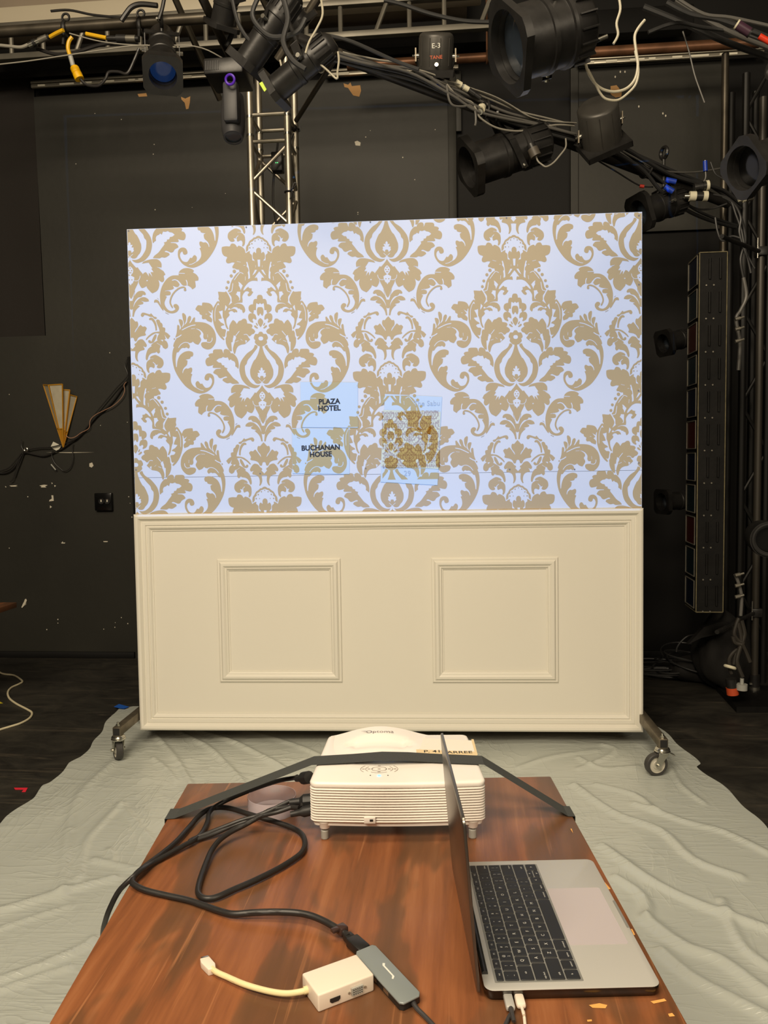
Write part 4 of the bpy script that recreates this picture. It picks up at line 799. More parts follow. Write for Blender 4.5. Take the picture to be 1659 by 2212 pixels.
ad = thing('video_adapter', 'white square video adapter with short cable lying left of the grey hub', 'adapter', T(730, 2110))
b = MB().m(WH); q = quadbox(b, '652,2102 770,2060 808,2104 687,2150', 0, .022, .0022); b.build('housing', ad)
f0 = V((q[3].x, q[3].y, TZ)); f1 = V((q[2].x, q[2].y, TZ)); fd = (f1-f0); FLn = fd.length; fd.normalize(); fnm = V((fd.y, -fd.x, 0))
AM = Matrix((fd, -fnm, V((0, 0, 1)))).transposed().to_4x4(); AM.translation = f0
b = MB().m(RUBBER); b.prism([AM @ V(p) for p in ((FLn*.20, -.0004, .012), (FLn*.38, -.0004, .012), (FLn*.38, -.0004, .0085), (FLn*.35, -.0004, .0062), (FLn*.23, -.0004, .0062), (FLn*.20, -.0004, .0085))], fnm*.0006)
part(b.build('small_video_port', ad, smooth=0), 'black slot-shaped port')
b = MB().m(GREYPL); b.prism([AM @ V(p) for p in ((FLn*.575, -.0004, .0155), (FLn*.785, -.0004, .0155), (FLn*.775, -.0004, .006), (FLn*.585, -.0004, .006))], fnm*.0022); b.m(RUBBER)
for r3 in range(3):
    for k in range(5): c = AM @ V((FLn*(.61+k*.036), -.0026, .0133-r3*.0027)); b.cyl(c, c+fnm*.0004, .0007, 6)
b.m(CHROME)
for x in (.54, .83): c = AM @ V((FLn*x, -.0003, .0105)); b.cyl(c, c+fnm*.0012, .0016, 6)
part(b.build('monitor_port', ad), 'grey multi-pin port')
b = MB().m(mat('yellowed_white_cable', srgb(232, 218, 168), .45)); b.tube([T(672, 2135, .010), T(655, 2141, .010), T(620, 2146, .009), T(580, 2141, .008), T(530, 2127, .007), T(490, 2110, .006), T(468, 2100, .006), T(458, 2092, .006)], .0036, seg=12)
b.cyl(T(675, 2135, .010), T(656, 2140, .010), .0046, 12); b.build('cord', ad)
b = MB().m(WH); quadbox(b, '432,2070 452,2065 465,2080 466,2090 450,2094 434,2078', 0, .009, .001); b.m(CHROME); quadbox(b, '434,2067 450,2063 453,2067 436,2071', .002, .007, .0005); b.build('connector', ad)

# ---- black cables
def TL_(s, h=.006, r=None):
    out = []
    for w in s.split():
        a = [float(k) for k in w.split(',')]; out.append(T(a[0], a[1], a[2] if len(a) > 2 else h))
    return out
def z1(s):  # tile coordinates of the cable close-up
    out = []
    for w in s.split():
        a = [float(k) for k in w.split(',')]; out.append(T(200+a[0]/3.318, 1640+a[1]/3.318, a[2] if len(a) > 2 else .006))
    return out
def plughead(mb, p, q, r0_, r1_): mb.lathe(p, q, [(0, 0), (0, r0_), ((q-p).length*.45, r0_), ((q-p).length*.6, r1_), ((q-p).length, r1_*.8), ((q-p).length, 0)], 12)
# thick display cable: projector -> loop -> hub
hd = thing('display_cable', 'black display cable looping across the table from the projector to the grey hub', 'cable', T(420, 1900))
b = MB().m(CABLE)
b.tube(z1('1500,325,.045 1440,330,.042 1350,352,.036 1210,385,.030 1050,440,.022 900,495,.016 760,545,.012 700,580,.012')+z1('690,590,.012 600,650,.008 470,730,.006 380,780,.005 320,820,.005')[1:1], .0044, seg=12) if False else None
b.tube(z1('1480,350,.045 1400,345,.042 1280,365,.036 1180,420,.028 1090,470,.022 1000,515,.018 915,575,.014 855,650,.010 815,740,.008 775,850,.006 755,940,.006 775,985,.006 830,1000,.006 900,985,.006 1010,935,.006 1160,870,.006 1330,785,.006 1450,710,.006 1505,660,.006 1522,600,.006 1500,540,.006 1440,495,.008 1330,455,.010 1210,420,.012 1110,390,.012 1000,355,.010 910,345,.008 830,360,.008 760,410,.007 690,490,.006 600,590,.006 500,675,.006 400,750,.007 320,815,.009 285,870,.009 300,900,.008 380,940,.006 520,975,.005 680,1010,.005 800,1050,.005 930,1095,.006 1020,1110,.008 1150,1100,.011 1300,1095,.013 1450,1100,.014 1560,1120,.014 1659,1160,.013')+[T(722, 2002, .012), T(744, 2015, .011), T(752, 2024, .010)], .0046, seg=12)
b.build('cord', hd)
b = MB().m(BLACK); e0, e1 = T(752, 2024, .008), T(788, 2056, .007)
d_ = (e1-e0); Ld = d_.length; d_.normalize(); s_ = V((-d_.y, d_.x, 0)); mt = Matrix((d_, s_, V((0, 0, 1)))).transposed().to_4x4(); mt.translation = e0
b.box((-.004, -.0065, -.005), (.010, .0065, .005), mt, bev=.002); b.box((.008, -.0095, -.0062), (Ld, .0095, .0062), mt, bev=.002); b.build('plug', hd)
b = MB().m(mat('shiny_tape', srgb(64, 48, 44), .2)); c = T(740, 2009, .012); mt = mt.copy(); mt.translation = c; b.box((-.008, -.0062, -.0062), (.006, .0062, .0062), mt, bev=.002); b.box((-.006, -.016, .001), (.002, -.004, .0055), mt, bev=.001); b.build('tape_wrap', hd)
# power cable: upper plug, under the strap, off the table edge
pc = thing('power_cable', 'black power cord leaving the projector side under the strap and hanging off the table', 'cable', T(480, 1760))
b = MB().m(CABLE); b.tube([T(642, 1678, .078)]+z1('1440,135,.066 1350,150,.056 1250,180,.046 1150,215,.036 1050,255,.026 960,295,.016 880,340,.010 835,385,.008 825,440,.006 800,500,.006 770,545,.006 720,585,.008')+z1('660,615,.008 590,655,.007 500,705,.006 420,750,.006 350,795,.012 290,845,.011 240,890,.004')+[at(257, 1925, Z=TZ-.008), at(243, 1950, Z=TZ-.025), at(229, 1985, Z=TZ-.055), at(222, 2025, Z=TZ-.11), at(228, 2090, Z=TZ-.25), at(250, 2130, Z=TZ-.45)], .0042, seg=12)
b.build('cord', pc)
b = MB().m(RUBBER); plughead(b, at(668, 1679, Z=zt-.012)+pX*.0, at(640, 1683, Z=zt-.026), .011, .006); b.build('plug', pc)
# second lead: lower plug, out to the bend and back to the splice
vc = thing('video_cable', 'black lead from the lower projector socket doubled back over the table', 'cable', T(520, 1780))
b = MB().m(CABLE); b.tube(z1('1500,345,.046 1495,305,.050 1440,295,.048 1370,320,.044 1290,360,.038 1180,405,.030 1060,440,.022 930,490,.014 800,540,.009 715,575,.006 700,590,.006 760,572,.006 880,530,.008 1000,480,.014 1120,440,.022 1220,405,.030 1330,378,.038 1440,340,.044'), .0038, seg=12); b.build('cord', vc)
b = MB().m(RUBBER); pA = PMx @ V((.004, .05, TZ+.052)); plughead(b, pA, pA-pX*.045-V((0, 0, .004)), .012, .007); pB = PMx @ V((.004, .028, TZ+.045)); plughead(b, pB, pB-pX*.04-pY*.006-V((0, 0, .006)), .0095, .006); b.build('plug', vc)
# ================================================================== things on the back wall
def wy(s, d=.0): return pts(s, Y=zf-d)
GOLD = mat('gold_trim', srgb(205, 148, 44), .45, .3); FROST = mat('frosted_glass', srgb(196, 188, 166), .35, var=.12, vscale=14)
sc = thing('wall_sconce', 'gold fan-shaped art deco wall sconce with frosted panes on the black wall', 'wall sconce', at(137, 966, Y=zf-.02))
tip = at(137, 966, Y=zf-.03)
edges = [(94, 831, .0), (105, 832, .10), (135, 830, .12), (136, 842, .09), (151, 843, .06), (151, 853, .05), (166, 857, .0)]
P_ = [at(x, y, Y=zf-.01-d) for x, y, d in edges]
panes = [(P_[0], P_[1]), (P_[1], P_[2]), (P_[3], P_[4]), (P_[5], P_[6])]
def lerp(a, b_, t): return a+(b_-a)*t
for a_, c_ in panes:
    m0, m1 = lerp(a_, tip, .70), lerp(c_, tip, .70)
    b = MB().m(FROST); b.prism([lerp(a_, c_, .06), lerp(c_, a_, .06), lerp(m1, m0, .1), lerp(m0, m1, .1)], (0, .004, 0)); b.build('glass_pane', sc, smooth=0)
b = MB().m(GOLD)
for a_, c_ in panes:
    for p, q in ((a_, c_), (a_, tip), (c_, tip), (lerp(a_, tip, .70), lerp(c_, tip, .70))): b.tube([p, q], .0055, seg=4, smooth=False)
    b.prism([lerp(a_, tip, .70), lerp(c_, tip, .70), tip], (0, .006, 0))
b.build('gold_frame', sc, smooth=0)
ob_ = thing('outlet_box', 'square black outlet box with two sockets on the black wall', 'outlet', wp(227, 1083, zf))
q0, q1 = wp(208, 1065, zf), wp(246, 1102, zf); b = MB().m(mat('glossy_black', srgb(14, 14, 14), .2)); b.box((q0.x, zf-.035, q1.z), (q1.x, zf, q0.z), bev=.004); b.build('box', ob_)
for px in (219.5, 232.5):
    b = MB().m(BLACK); c = at(px, 1083, Y=zf-.036); b.lathe(c, c-V((0, .008, 0)), [(0, 0), (0, .022), (.008, .020), (.008, .014), (.003, .014), (.003, 0)], 20); b.m(SPECK); b.box((c.x-.006, c.y-.006, c.z-.004), (c.x+.003, c.y-.003, c.z+.012)); b.build('socket', ob_)  # the white block in each socket is a painted glint
b = MB().m(mat('white_card', srgb(225, 222, 205), .7)); b.prism(wy('115,954 133,963 124,975 109,966', .012), (0, .002, 0)); tag(b.build('paper_scrap', loc=tuple(wp(120, 964, zf)), smooth=0), 'white square scrap of paper tucked under the tip of the wall sconce', 'paper')
b = MB().m(SPECK); b.prism(wy('46,1312 50,1303 56,1293 58,1297 54,1306 48,1313', .01), (0, .001, 0)); tag(b.build('paper_strip', loc=tuple(wp(52, 1303, zf)), smooth=0), 'small white paper strip stuck low on the black wall', 'paper')
b = MB().m(CABLE)
b.tube(wy('-20,1020 10,1022 30,1010 45,985 55,978 75,982 95,985 115,978 135,968 160,950 178,935 195,915 210,898 225,885 245,865 262,840 274,822', .02), .0055); tag(b.build('wall_cable', loc=tuple(wp(60, 980, zf))), 'thickest black cable draped across the wall under the sconce', 'cable')
b = MB().m(CABLE); b.tube(wy('0,1018 20,1010 38,990 52,975 80,968 110,966 140,958 165,947 190,920 205,895 232,862 252,838 275,812 270,790 276,772', .028), .004); tag(b.build('wall_cable', loc=tuple(wp(60, 970, zf))), 'thin black cable draped across the wall behind the sconce tip', 'cable')
b = MB().m(mat('tan_wire', srgb(168, 128, 104), .5)); b.tube(wy('142,940 150,946 162,944 175,935 192,925 195,908 205,897 222,888 245,876 262,860 269,845 268,832 273,825', .03), .0028); tag(b.build('wall_cable', loc=tuple(wp(200, 900, zf))), 'pale brown wire running up from the sconce to the flat', 'cable')
b = MB().m(CABLE); b.tube(wy('113,972 112,985 118,1000 130,1012 140,1018 152,1010 158,990 156,970 158,958', .02), .003); b.m(GREYPL).cyl(wy('115,1003')[0]-V((0, .03, 0)), wy('125,1015')[0]-V((0, .03, 0)), .005); tag(b.build('wall_cable', loc=tuple(wp(140, 990, zf))), 'short black cable loop with a grey tip hanging under the sconce', 'cable')
b = MB().m(CABLE); b.tube(wy('47,950 46,962 50,975 44,990 36,1010 28,1035 22,1040', .03), .0035); b.tube(wy('52,978 44,1000 38,1015 33,1030', .02), .003); b.m(CHROME); c = wy('56,971', .03)[0]; b.torus(c, (0, 1, 0), .012, .005); tag(b.build('cable_hook', loc=tuple(c)), 'hook and tie holding the cables on the wall left of the sconce', 'hook')

# low table at the far left
c = at(36, 1301, Y=4.4); b = MB().m(wm)
low = thing('side_table', 'corner of a low brown table at the left edge of the picture', 'table', V((c.x-.5, c.y-.3, 0)))
b.box((c.x-.9, c.y-.5, c.z-.03), (c.x, c.y, c.z), bev=.002); b.build('tabletop', low)
for x, y in ((-.04, -.05), (-.04, -.47), (-.86, -.05), (-.86, -.47)):
    b = MB().m(STEEL); x_ = c.x+x-.27; b.box((x_-.012, c.y+y, 0), (x_+.012, c.y+y+.024, c.z-.03)); b.build('leg', low)

# ================================================================== grid: truss, pipes, tracks
def hz(px, py, Y, px2):
    """a level line through one pixel at depth Y, running to the column px2"""
    a_ = at(px, py, Y=Y); lo, hi = -20., 20.
    for k in range(60):
        m_ = (lo+hi)/2; d = V((m_, Y, a_.z))-EYE
        sxp = 829.5+FOCAL_PX*d.dot(rgt)/d.dot(fwd)
        if sxp < px2: lo = m_
        else: hi = m_
    return a_, V((lo, Y, a_.z))
def pipe(name, px, py, px2, Y, r, material, label, ext=0, rods=()):
    a_, c_ = hz(px, py, Y, px2); d = (c_-a_).normalized()
    b = MB().m(material); b.cyl(a_-d*ext, c_, r, 20)
    for px_ in rods: q_ = hz(px, py, Y, px_)[1]; b.torus(q_, d, r+.006, .007, 16, 6); b.cyl(q_, (q_.x, q_.y, 5.2), .006, 8)
    return tag(b.build(name, loc=tuple(a_)), label, 'pipe'), a_, c_
pipe('pipe', -40, 72, 490, 3.9, .026, PIPE, 'silvery grey rigging pipe crossing the top left of the room')
pipe('pipe', 820, 138, 1060, 5.0, .027, PIPEB, 'brown rusty pipe behind the can light marked E-3', .2, (1052,))
pipe('pipe', 1240, 116, 1640, 5.0, .030, PIPEB, 'brown rusty pipe running to the upright pole at upper right', .1)
# ladder truss
tr = thing('roof_truss', 'long horizontal aluminium ladder truss hung below the ceiling', 'truss', at(400, 100, Y=4.5))
a_, c_ = hz(-60, 130, 4.5, 1110); a2, c2 = a_+V((0, 0, .17)), c_+V((0, 0, .17))
for p, q, nm in ((a_, c_, 'lower_chord'), (a2, c2, 'upper_chord')):
    b = MB().m(ALUDULL); b.box((p.x, p.y-.02, p.z-.016), (q.x, p.y+.02, p.z+.016), bev=.003); b.build(nm, tr)
x = a_.x+.05; k = 0
while x < c_.x:
    b = MB().m(ALUDULL); b.cyl((x, 4.5, a_.z), (x+(.0 if k % 3 else .07), 4.5, a2.z), .013, 8); b.build('rung', tr); x += .19; k += 1
# screen casing and soffit
a_, c_ = hz(-80, 49, 4.75, 1040); b = MB().m(mat('cream_metal', srgb(196, 186, 164), .5)); b.box((a_.x, 4.72, a_.z-.06), (c_.x, 4.84, a_.z+.06), bev=.012)
scn = thing('screen_casing', 'long cream roller-screen casing hung near the ceiling at the back', 'screen casing', (a_+c_)/2); b.build('housing', scn)
b = MB().m(mat('sticker_white', srgb(225, 215, 200), .6)); p0, p1 = at(53, 47, Y=4.718), at(95, 55, Y=4.718); b.prism([V((p0.x, 4.719, p0.z)), V((p1.x, 4.719, p0.z)), V((p1.x, 4.719, p1.z)), V((p0.x, 4.719, p1.z))], (0, .001, 0)); b.m(mat('sticker_green', srgb(90, 170, 80), .6)); p2 = at(89, 47, Y=4.718); b.prism([V((p2.x, 4.717, p0.z)), V((p1.x, 4.717, p0.z)), V((p1.x, 4.717, p1.z)), V((p2.x, 4.717, p1.z))], (0, .001, 0)); b.build('sticker', scn, smooth=0)
zs_ = at(300, 22, Y=5.0).z; b = MB().m(mat('beige_plaster', srgb(150, 136, 118), .8, var=.1, vscale=2)); b.box((-5, 5.02, zs_-.02), (wp(1010, 20, 5.0).x, WALLY, 5.2)); struct(b.build('trim_4'))
# black duct / beam under the truss
a_, c_ = hz(-60, 150, 5.2, 1500); b = MB().m(WALLD); b.box((a_.x, 5.2, a_.z-.03), (c_.x, 5.3, a_.z+.12), bev=.01); struct(b.build('trim_5'))
TRACK = mat('track_metal', srgb(178, 172, 156), .4, .7); DASH = mat('track_white', srgb(236, 230, 210), .5)
def track(px, py, px2, label, dashes, seed):
    a_, c_ = hz(px, py, 5.36, px2); rr = random.Random(seed)
    t = thing('curtain_track', label, 'curtain track', a_)
    b = MB().m(TRACK); b.box((a_.x, 5.345, a_.z-.004), (c_.x, 5.375, a_.z+.012), bev=.002); b.box((a_.x, 5.35, a_.z-.030), (c_.x, 5.372, a_.z-.008), bev=.002); b.build('rail', t)
    b = MB().m(DASH); x = a_.x+.05
    while x < c_.x-.1:
        w = rr.uniform(.04, .12); b.box((x, 5.346, a_.z-.026), (x+w, 5.3505, a_.z-.014)); x += w+rr.uniform(.02, .12)
    part(b.build('carrier', t, smooth=0), 'row of white track carriers')['kind'] = 'stuff'
track(68, 181, 472, 'pale curtain track fixed along the wall at upper left', 1, 1)
track(700, 156, 990, 'pale curtain track on the wall behind the tangle of cables', 1, 2)
track(1245, 131, 1650, 'pale curtain track on the wall under the brown pipe at upper right', 1, 3)

# upright aluminium truss tower
tw = thing('truss_tower', 'upright square aluminium truss standing behind the white flat', 'truss', V((-.95, 4.3, 0)))
A_ = at(544, 420, Y=4.2); B_ = at(624.5, 420, Y=4.2); wx = B_.x-A_.x; dy_ = wx*1.02
cor = [(A_.x, 4.2), (A_.x+wx, 4.2), (A_.x+wx, 4.2+dy_), (A_.x, 4.2+dy_)]
zt1 = at(544, 100, Y=4.2).z; zj0, zj1 = at(544, 296, Y=4.2).z, at(544, 256, Y=4.2).z
for x, y in cor:
    b = MB().m(ALU); b.cyl((x, y, .01), (x, y, zt1), .0185, 20); b.m(CHROME); b.cyl((x, y, zj0), (x, y, zj0+.012), .0205, 20); b.cyl((x, y, zj0+.03), (x, y, zj0+.10), .017, 20); b.cyl((x, y, zj1), (x, y, zj1+.012), .0205, 20)
    b.build('chord', tw)
zz = [at(580, 305, Y=4.2).z, at(580, 247, Y=4.2).z, at(580, 306, Y=4.2).z-.62*2, at(580, 306, Y=4.2).z-.62*3.6]
for z in zz:
    for i in range(4):
        b = MB().m(ALU); p, q = cor[i], cor[(i+1) % 4]; b.cyl((p[0], p[1], z), (q[0], q[1], z), .0095, 10); b.build('rung', tw)
z = zz[0]-.02; k = 0
while z > .3:
    for i in range(4):
        p, q = cor[i], cor[(i+1) % 4]
        if (k+i) % 2: p, q = q, p
        b = MB().m(ALU); b.cyl((q[0], q[1], z), (p[0], p[1], z-.185), .0095, 10); b.build('brace', tw)
    z -= .225; k += 1
b = MB().m(CABLE)
c = V((cor[1][0], 4.2, at(628, 415, Y=4.2).z)); b.torus(c, (0, 0, 1), .022, .004); b.tube([c+V((.01, -.022, 0)), c+V((.03, -.03, .01)), c+V((.045, -.03, .03)), c+V((.035, -.03, .035)), c+V((.022, -.03, .005))], .0035); b.tube([c+V((.02, -.03, 0)), c+V((.018, -.03, -.03)), c+V((.01, -.03, -.045))], .004); b.tube([c+V((.022, -.03, 0)), c+V((.032, -.03, -.04))], .004)
tag(b.build('cable_tie', loc=tuple(c)), 'black tie knotted round the near right leg of the truss tower', 'tie')
c = V((cor[2][0], cor[2][1], at(645, 280, Y=4.4).z)); b = MB().m(CABLE); b.torus(c, (0, 0, 1), .022, .006); b.ball(c+V((0, -.03, 0)), .018); b.tube([c+V((0, -.03, 0)), c+V((-.03, -.04, -.03)), c+V((-.02, -.04, -.07)), c+V((.0, -.03, -.03))], .004); b.tube([c+V((0, -.03, 0)), c+V((.03, -.03, -.02)), c+V((.035, -.03, .01))], .003)
tag(b.build('cable_tie', loc=tuple(c)), 'black knotted tie on the far right leg high on the truss tower', 'tie')
b = MB().m(CABLE); mx_ = (cor[0][0]+cor[1][0])/2; b.tube([V((mx_+.02, 4.32, 3.1)), V((mx_-.01, 4.3, 2.8)), V((mx_+.03, 4.33, 2.5)), V((mx_+.05, 4.3, 2.2)), V((mx_+.03, 4.3, 1.5)), V((mx_+.04, 4.3, .05))], .006); tag(b.build('cable', loc=(mx_, 4.3, 2)), 'black cable running down inside the truss tower', 'cable')
b = MB().m(BLACK); c = at(600, 352, Y=4.3); b.box((c.x-.03, 4.27, c.z-.05), (c.x+.03, 4.33, c.z+.05), bev=.005)
hc = thing('power_box', 'little black box with green lights inside the truss tower', 'box', c); b.build('casing', hc)
b = MB().m(mat('green_led', srgb(60, 255, 90), .4, emit=(.1, 1, .25, 1), estr=2.5)); 
for dx in (-.003, .006): b.ball(V((c.x+dx, 4.268, c.z-.01)), .0022, 5)
part(b.build('indicator_light', hc), 'green indicator lights')

# ================================================================== lamps
D0, D1 = at(640, 84, Y=3.35), at(1572, 440, Y=4.9)
def diagP(px):
    lo, hi = -.5, 1.5
    for k in range(40):
        m_ = (lo+hi)/2; d = D0+(D1-D0)*m_-EYE
        if 829.5+FOCAL_PX*d.dot(rgt)/d.dot(fwd) < px: lo = m_
        else: hi = m_
    return D0+(D1-D0)*lo
LENS = mat('dark_lens', srgb(60, 70, 82), .08, 0, spec=.9)
def spotlight(name, label, F, B, R, square=True, ribs=True, hang=None, grab=None, group=None, lens=LENS, roll=.0, tube_=.72, blade=False):
    F, B = V(F), V(B); L = (B-F).length; ax = (B-F).normalized(); up_ = V((0, 0, 1)); sdv = ax.cross(up_).normalized(); u2 = sdv.cross(ax).normalized()
    if roll: sdv, u2 = sdv*math.cos(roll)+u2*math.sin(roll), -sdv*math.sin(roll)+u2*math.cos(roll)
    t = thing(name, label, 'stage light', F+ax*L*.5, group)
    r = R*tube_
    # colour frame holder: eight-sided plate with a round opening
    b = MB().m(BLACK); n = 32; o1, i1, o2, i2 = [], [], [], []
    for k in range(n):
        a = 2*math.pi*k/n; cx_, sy_ = math.cos(a), math.sin(a)
        m_ = max(abs(cx_), abs(sy_)); d8 = (abs(cx_)+abs(sy_))/1.72; ro = R/max(m_, d8) if square else R
        e = sdv*cx_+u2*sy_
        o1.append(b.bm.verts.new(F+e*ro)); i1.append(b.bm.verts.new(F+e*r*.98)); o2.append(b.bm.verts.new(F+ax*L*.09+e*ro)); i2.append(b.bm.verts.new(F+ax*L*.09+e*r*.98))
    for k in range(n):
        j = (k+1) % n; b.face([o1[k], o1[j], i1[j], i1[k]]); b.face([o1[j], o1[k], o2[k], o2[j]]); b.face([o2[j], o2[k], i2[k], i2[j]]); b.face([i1[k], i1[j], i2[j], i2[k]])
    b.build('colour_frame', t, smooth=20)
    b = MB().m(BLACK); b.lathe(F+ax*L*.09, B, [(0, r*.93), (0, r), (L*.30, r), (L*.31, r*1.05), (L*.36, r*1.05), (L*.37, r*.97), (L*.55, r*.97), (L*.56, r*1.04), (L*.60, r*1.04), (L*.61, r*1.0), (L*.82, r*.95), (L*.86, r*.86), (L*.91, r*.5), (L*.91, 0)], 32)
    b.lathe(F+ax*L*.09, B, [(0, r*.93), (L*.25, r*.9)], 32)
    if ribs:
        for k in range(16):
            a = 2*math.pi*k/16; e = sdv*math.cos(a)+u2*math.sin(a); tn_ = ax.cross(e)
            p = F+ax*L*.72+e*r*.93; b.prism([p-tn_*.002, p+tn_*.002, p+tn_*.002+e*r*.13, p-tn_*.002+e*r*.13], ax*L*.2)
        for k in range(7):
            a = -.6+k*.2; e = sdv*math.cos(a+1.2)+u2*math.sin(a+1.2); p = F+ax*L*.42+e*r*1.0; tn_ = ax.cross(e)
            b.m(MATS['matt_black']); b.prism([p-tn_*.003, p+tn_*.003, p+tn_*.003+e*.003, p-tn_*.003+e*.003], ax*L*.1); b.m(BLACK)
    b.build('body', t, smooth=35)
    b = MB().m(lens); b.lathe(F+ax*L*.13, F-ax*.02, [(0, 0), (.002, r*.3), (0, r*.6), (-.006, r*.9)][::-1], 32); b.build('lens', t)
    # yoke and clamp
    if grab: hang = diagP(grab)-(F+ax*L*.55)
    top = F+ax*L*.55+(hang if hang is not None else up_*R*2.0)
    b = MB().m(BLACK); c0 = F+ax*L*.55; hd_ = (top-c0).normalized(); ys = sdv if abs(sdv.dot(hd_)) < .8 else u2
    w_ = r*1.22
    pl2 = [c0+ys*w_-hd_*r*.1, c0+ys*w_+hd_*r*1.35, c0-ys*w_+hd_*r*1.35, c0-ys*w_-hd_*r*.1]
    for p, q in zip(pl2, pl2[1:]):
        d = (q-p).normalized(); s3 = ax; n3 = d.cross(s3); mt = Matrix((d, s3, n3)).transposed().to_4x4(); mt.translation = p
        b.box((-.003, -.016, -.003), ((q-p).length+.003, .016, .003), mt)
    for sg in (1, -1): b.m(CHROME); b.cyl(c0+ys*r*sg, c0+ys*(w_+.016)*sg, .009, 10)
    b.build('yoke', t)
    b = MB().m(BLACK); q = c0+hd_*r*1.35; b.cyl(q, top-hd_*.03, .009, 10); b.torus(top, V((1, .35, 0)), .03, .010, 16, 6); b.m(CHROME); b.cyl(top+V((0, -.03, -.02)), top+V((0, -.06, -.02)), .005, 8); b.build('clamp', t)
    return t
spotlight('stage_light', 'biggest black stage spotlight hanging at the upper right with a glassy lens', at(1094, 103, Y=2.36), at(1268, 50, Y=2.43), .110, hang=V((.02, .02, .3)), tube_=.88, roll=.70)
spotlight('stage_light', 'black stage spotlight hanging just above the top edge of the white flat', at(1009, 362, Y=3.97), at(1186, 302, Y=4.08), .117, grab=1070, tube_=.84, roll=.70, lens=MATS['glossy_black'])
spotlight('stage_light', 'black stage spotlight cut off by the right edge of the picture, above the strip light', at(1604, 364, Y=2.95), at(1760, 322, Y=3.07), .088, hang=V((0, .1, .35)), tube_=.86, roll=.45, lens=MATS['glossy_black'])
spotlight('stage_light', 'long black stage spotlight over the truss tower, angled down to the left', at(527, 148, Y=3.36), at(640, -20, Y=3.3), .078, hang=V((.05, .1, .25)))
spotlight('stage_light', 'black stage spotlight with pale rear cap, lowest above the truss tower', at(588, 200, Y=3.26), at(722, 88, Y=3.2), .074, hang=V((-.1, .1, .26)))
spotlight('stage_light', 'black stage spotlight pointing straight down at top beside the tower', at(478, 60, Y=3.55), at(500, -60, Y=3.45), .07, hang=V((.2, .1, .1)))
spotlight('stage_light', 'black stage spotlight at the very top, tilted to the right over the tower', at(650, 62, Y=3.6), at(570, -60, Y=3.5), .08, hang=V((.2, .1, .2)))
spotlight('stage_light', 'very dark stage spotlight half hidden past the upper right corner of the flat', at(1378, 462, Y=4.5), at(1478, 430, Y=4.6), .10, hang=V((0, .0, .28)))
spotlight('stage_light', 'small dark stage spotlight left of the strip light, the upper of the two', at(1432, 742, Y=4.7), at(1520, 722, Y=4.8), .075, hang=V((.2, .0, .0)))
spotlight('stage_light', 'small dark stage spotlight left of the strip light, the lower of the two', at(1428, 1084, Y=4.7), at(1520, 1078, Y=4.8), .072, hang=V((.2, .0, .0)))
# pale rear cap of the lower tower light
# PAR with blue lens
BLUE = mat('blue_lens', srgb(16, 26, 52), .15, emit=(.08, .28, 1.0, 1), estr=.05)
spotlight('stage_light', 'black can light with a glowing blue lens hanging under the grey pipe', at(352, 164, Y=3.6), at(350, 72, Y=3.85), .088, hang=V((0, .0, .14)), lens=BLUE, ribs=False)
# can lights
def can(label, top, bot, R, lab=None, foot=1):
    top, bot = V(top), V(bot); d = (bot-top); L = d.length; d.normalize(); t = thing('can_light', label, 'stage light', (top+bot)/2)
    b = MB().m(mat('worn_black_can', srgb(72, 70, 66), .42, .35, var=.25, vscale=7)); b.lathe(top, bot, [(0, 0), (0, R*.80), (.006, R*.94), (.014, R), (L*.97, R), (L*.97, R*.95), (.02, R*.95)], 40)
    s_ = V((0, -1, 0)).cross(d).normalized(); 
    for k in range(10):
        a = 2*math.pi*k/10; e = s_*math.cos(a)+d.cross(s_)*math.sin(a); b.cyl(top+d*.02+e*R, bot-d*.02+e*R, .002, 6)
    b.build('can', t, smooth=40)
    b = MB().m(BLACK); f_ = d.cross(s_); mt = Matrix((s_, f_, d)).transposed().to_4x4(); mt.translation = bot-d*.006
    b.box((-R*1.15, -R*1.15, 0), (R*1.15, R*1.15, .006), mt); b.box((-R*1.15, -R*1.15, .006), (-R*1.1, R*1.15, .03), mt); b.box((R*1.1, -R*1.15, .006), (R*1.15, R*1.15, .03), mt); b.box((-R*1.15, -R*1.15, .006), (R*1.15, -R*1.1, .034), mt); b.box((-R*1.15, R*1.1, .006), (R*1.15, R*1.15, .03), mt); b.build('colour_frame', t)
    for sg in (-1, 1):
        b = MB().m(CHROME); c = top+d*L*.62+s_*R*sg; b.cyl(c, c+s_*.018*sg, .011, 12); b.cyl(c+s_*.018*sg, c+s_*.03*sg, .005, 8); b.m(STEEL); b.box((-.003, -.012, -.03), (.003, .012, .03), Matrix.Translation(c+s_*.014*sg)); b.build('knob', t)
    b = MB().m(BLACK)
    for sg in (-1, 1): b.cyl(top+d*L*.62+s_*(R+.014)*sg, top+d*(L+.035)+s_*(R*.8)*sg, .006, 8)
    b.cyl(top+d*(L+.035)-s_*R*.8, top+d*(L+.035)+s_*R*.8, .006, 8); b.build('yoke', t)
    return t, top, bot, d, s_
t, tp, bt, d, s_ = can('upright can light marked E-3 standing on the diagonal pipe', at(943, 70, Y=3.68), at(940, 152, Y=3.75), .076)
b = MB().m(mat('chalk_white', srgb(215, 215, 205), .7)); mt = Matrix.Translation(at(942, 99, Y=3.60)) @ Matrix.Rotation(math.pi/2, 4, 'X'); b.text('E-3', mt, .030); b.build('marking', t, smooth=0)
b = MB().m(mat('orange_print', srgb(200, 90, 50), .7)); mt = Matrix.Translation(at(942, 124, Y=3.625)) @ Matrix.Rotation(math.pi/2, 4, 'X'); b.text('TANE', mt, .022); part(b.build('marking', t, smooth=0), 'orange lettering')
b = MB().m(CHROME); c = at(943, 142, Y=3.665); b.cyl(c, c-V((0, .012, 0)), .009, 10); b.build('latch', t)
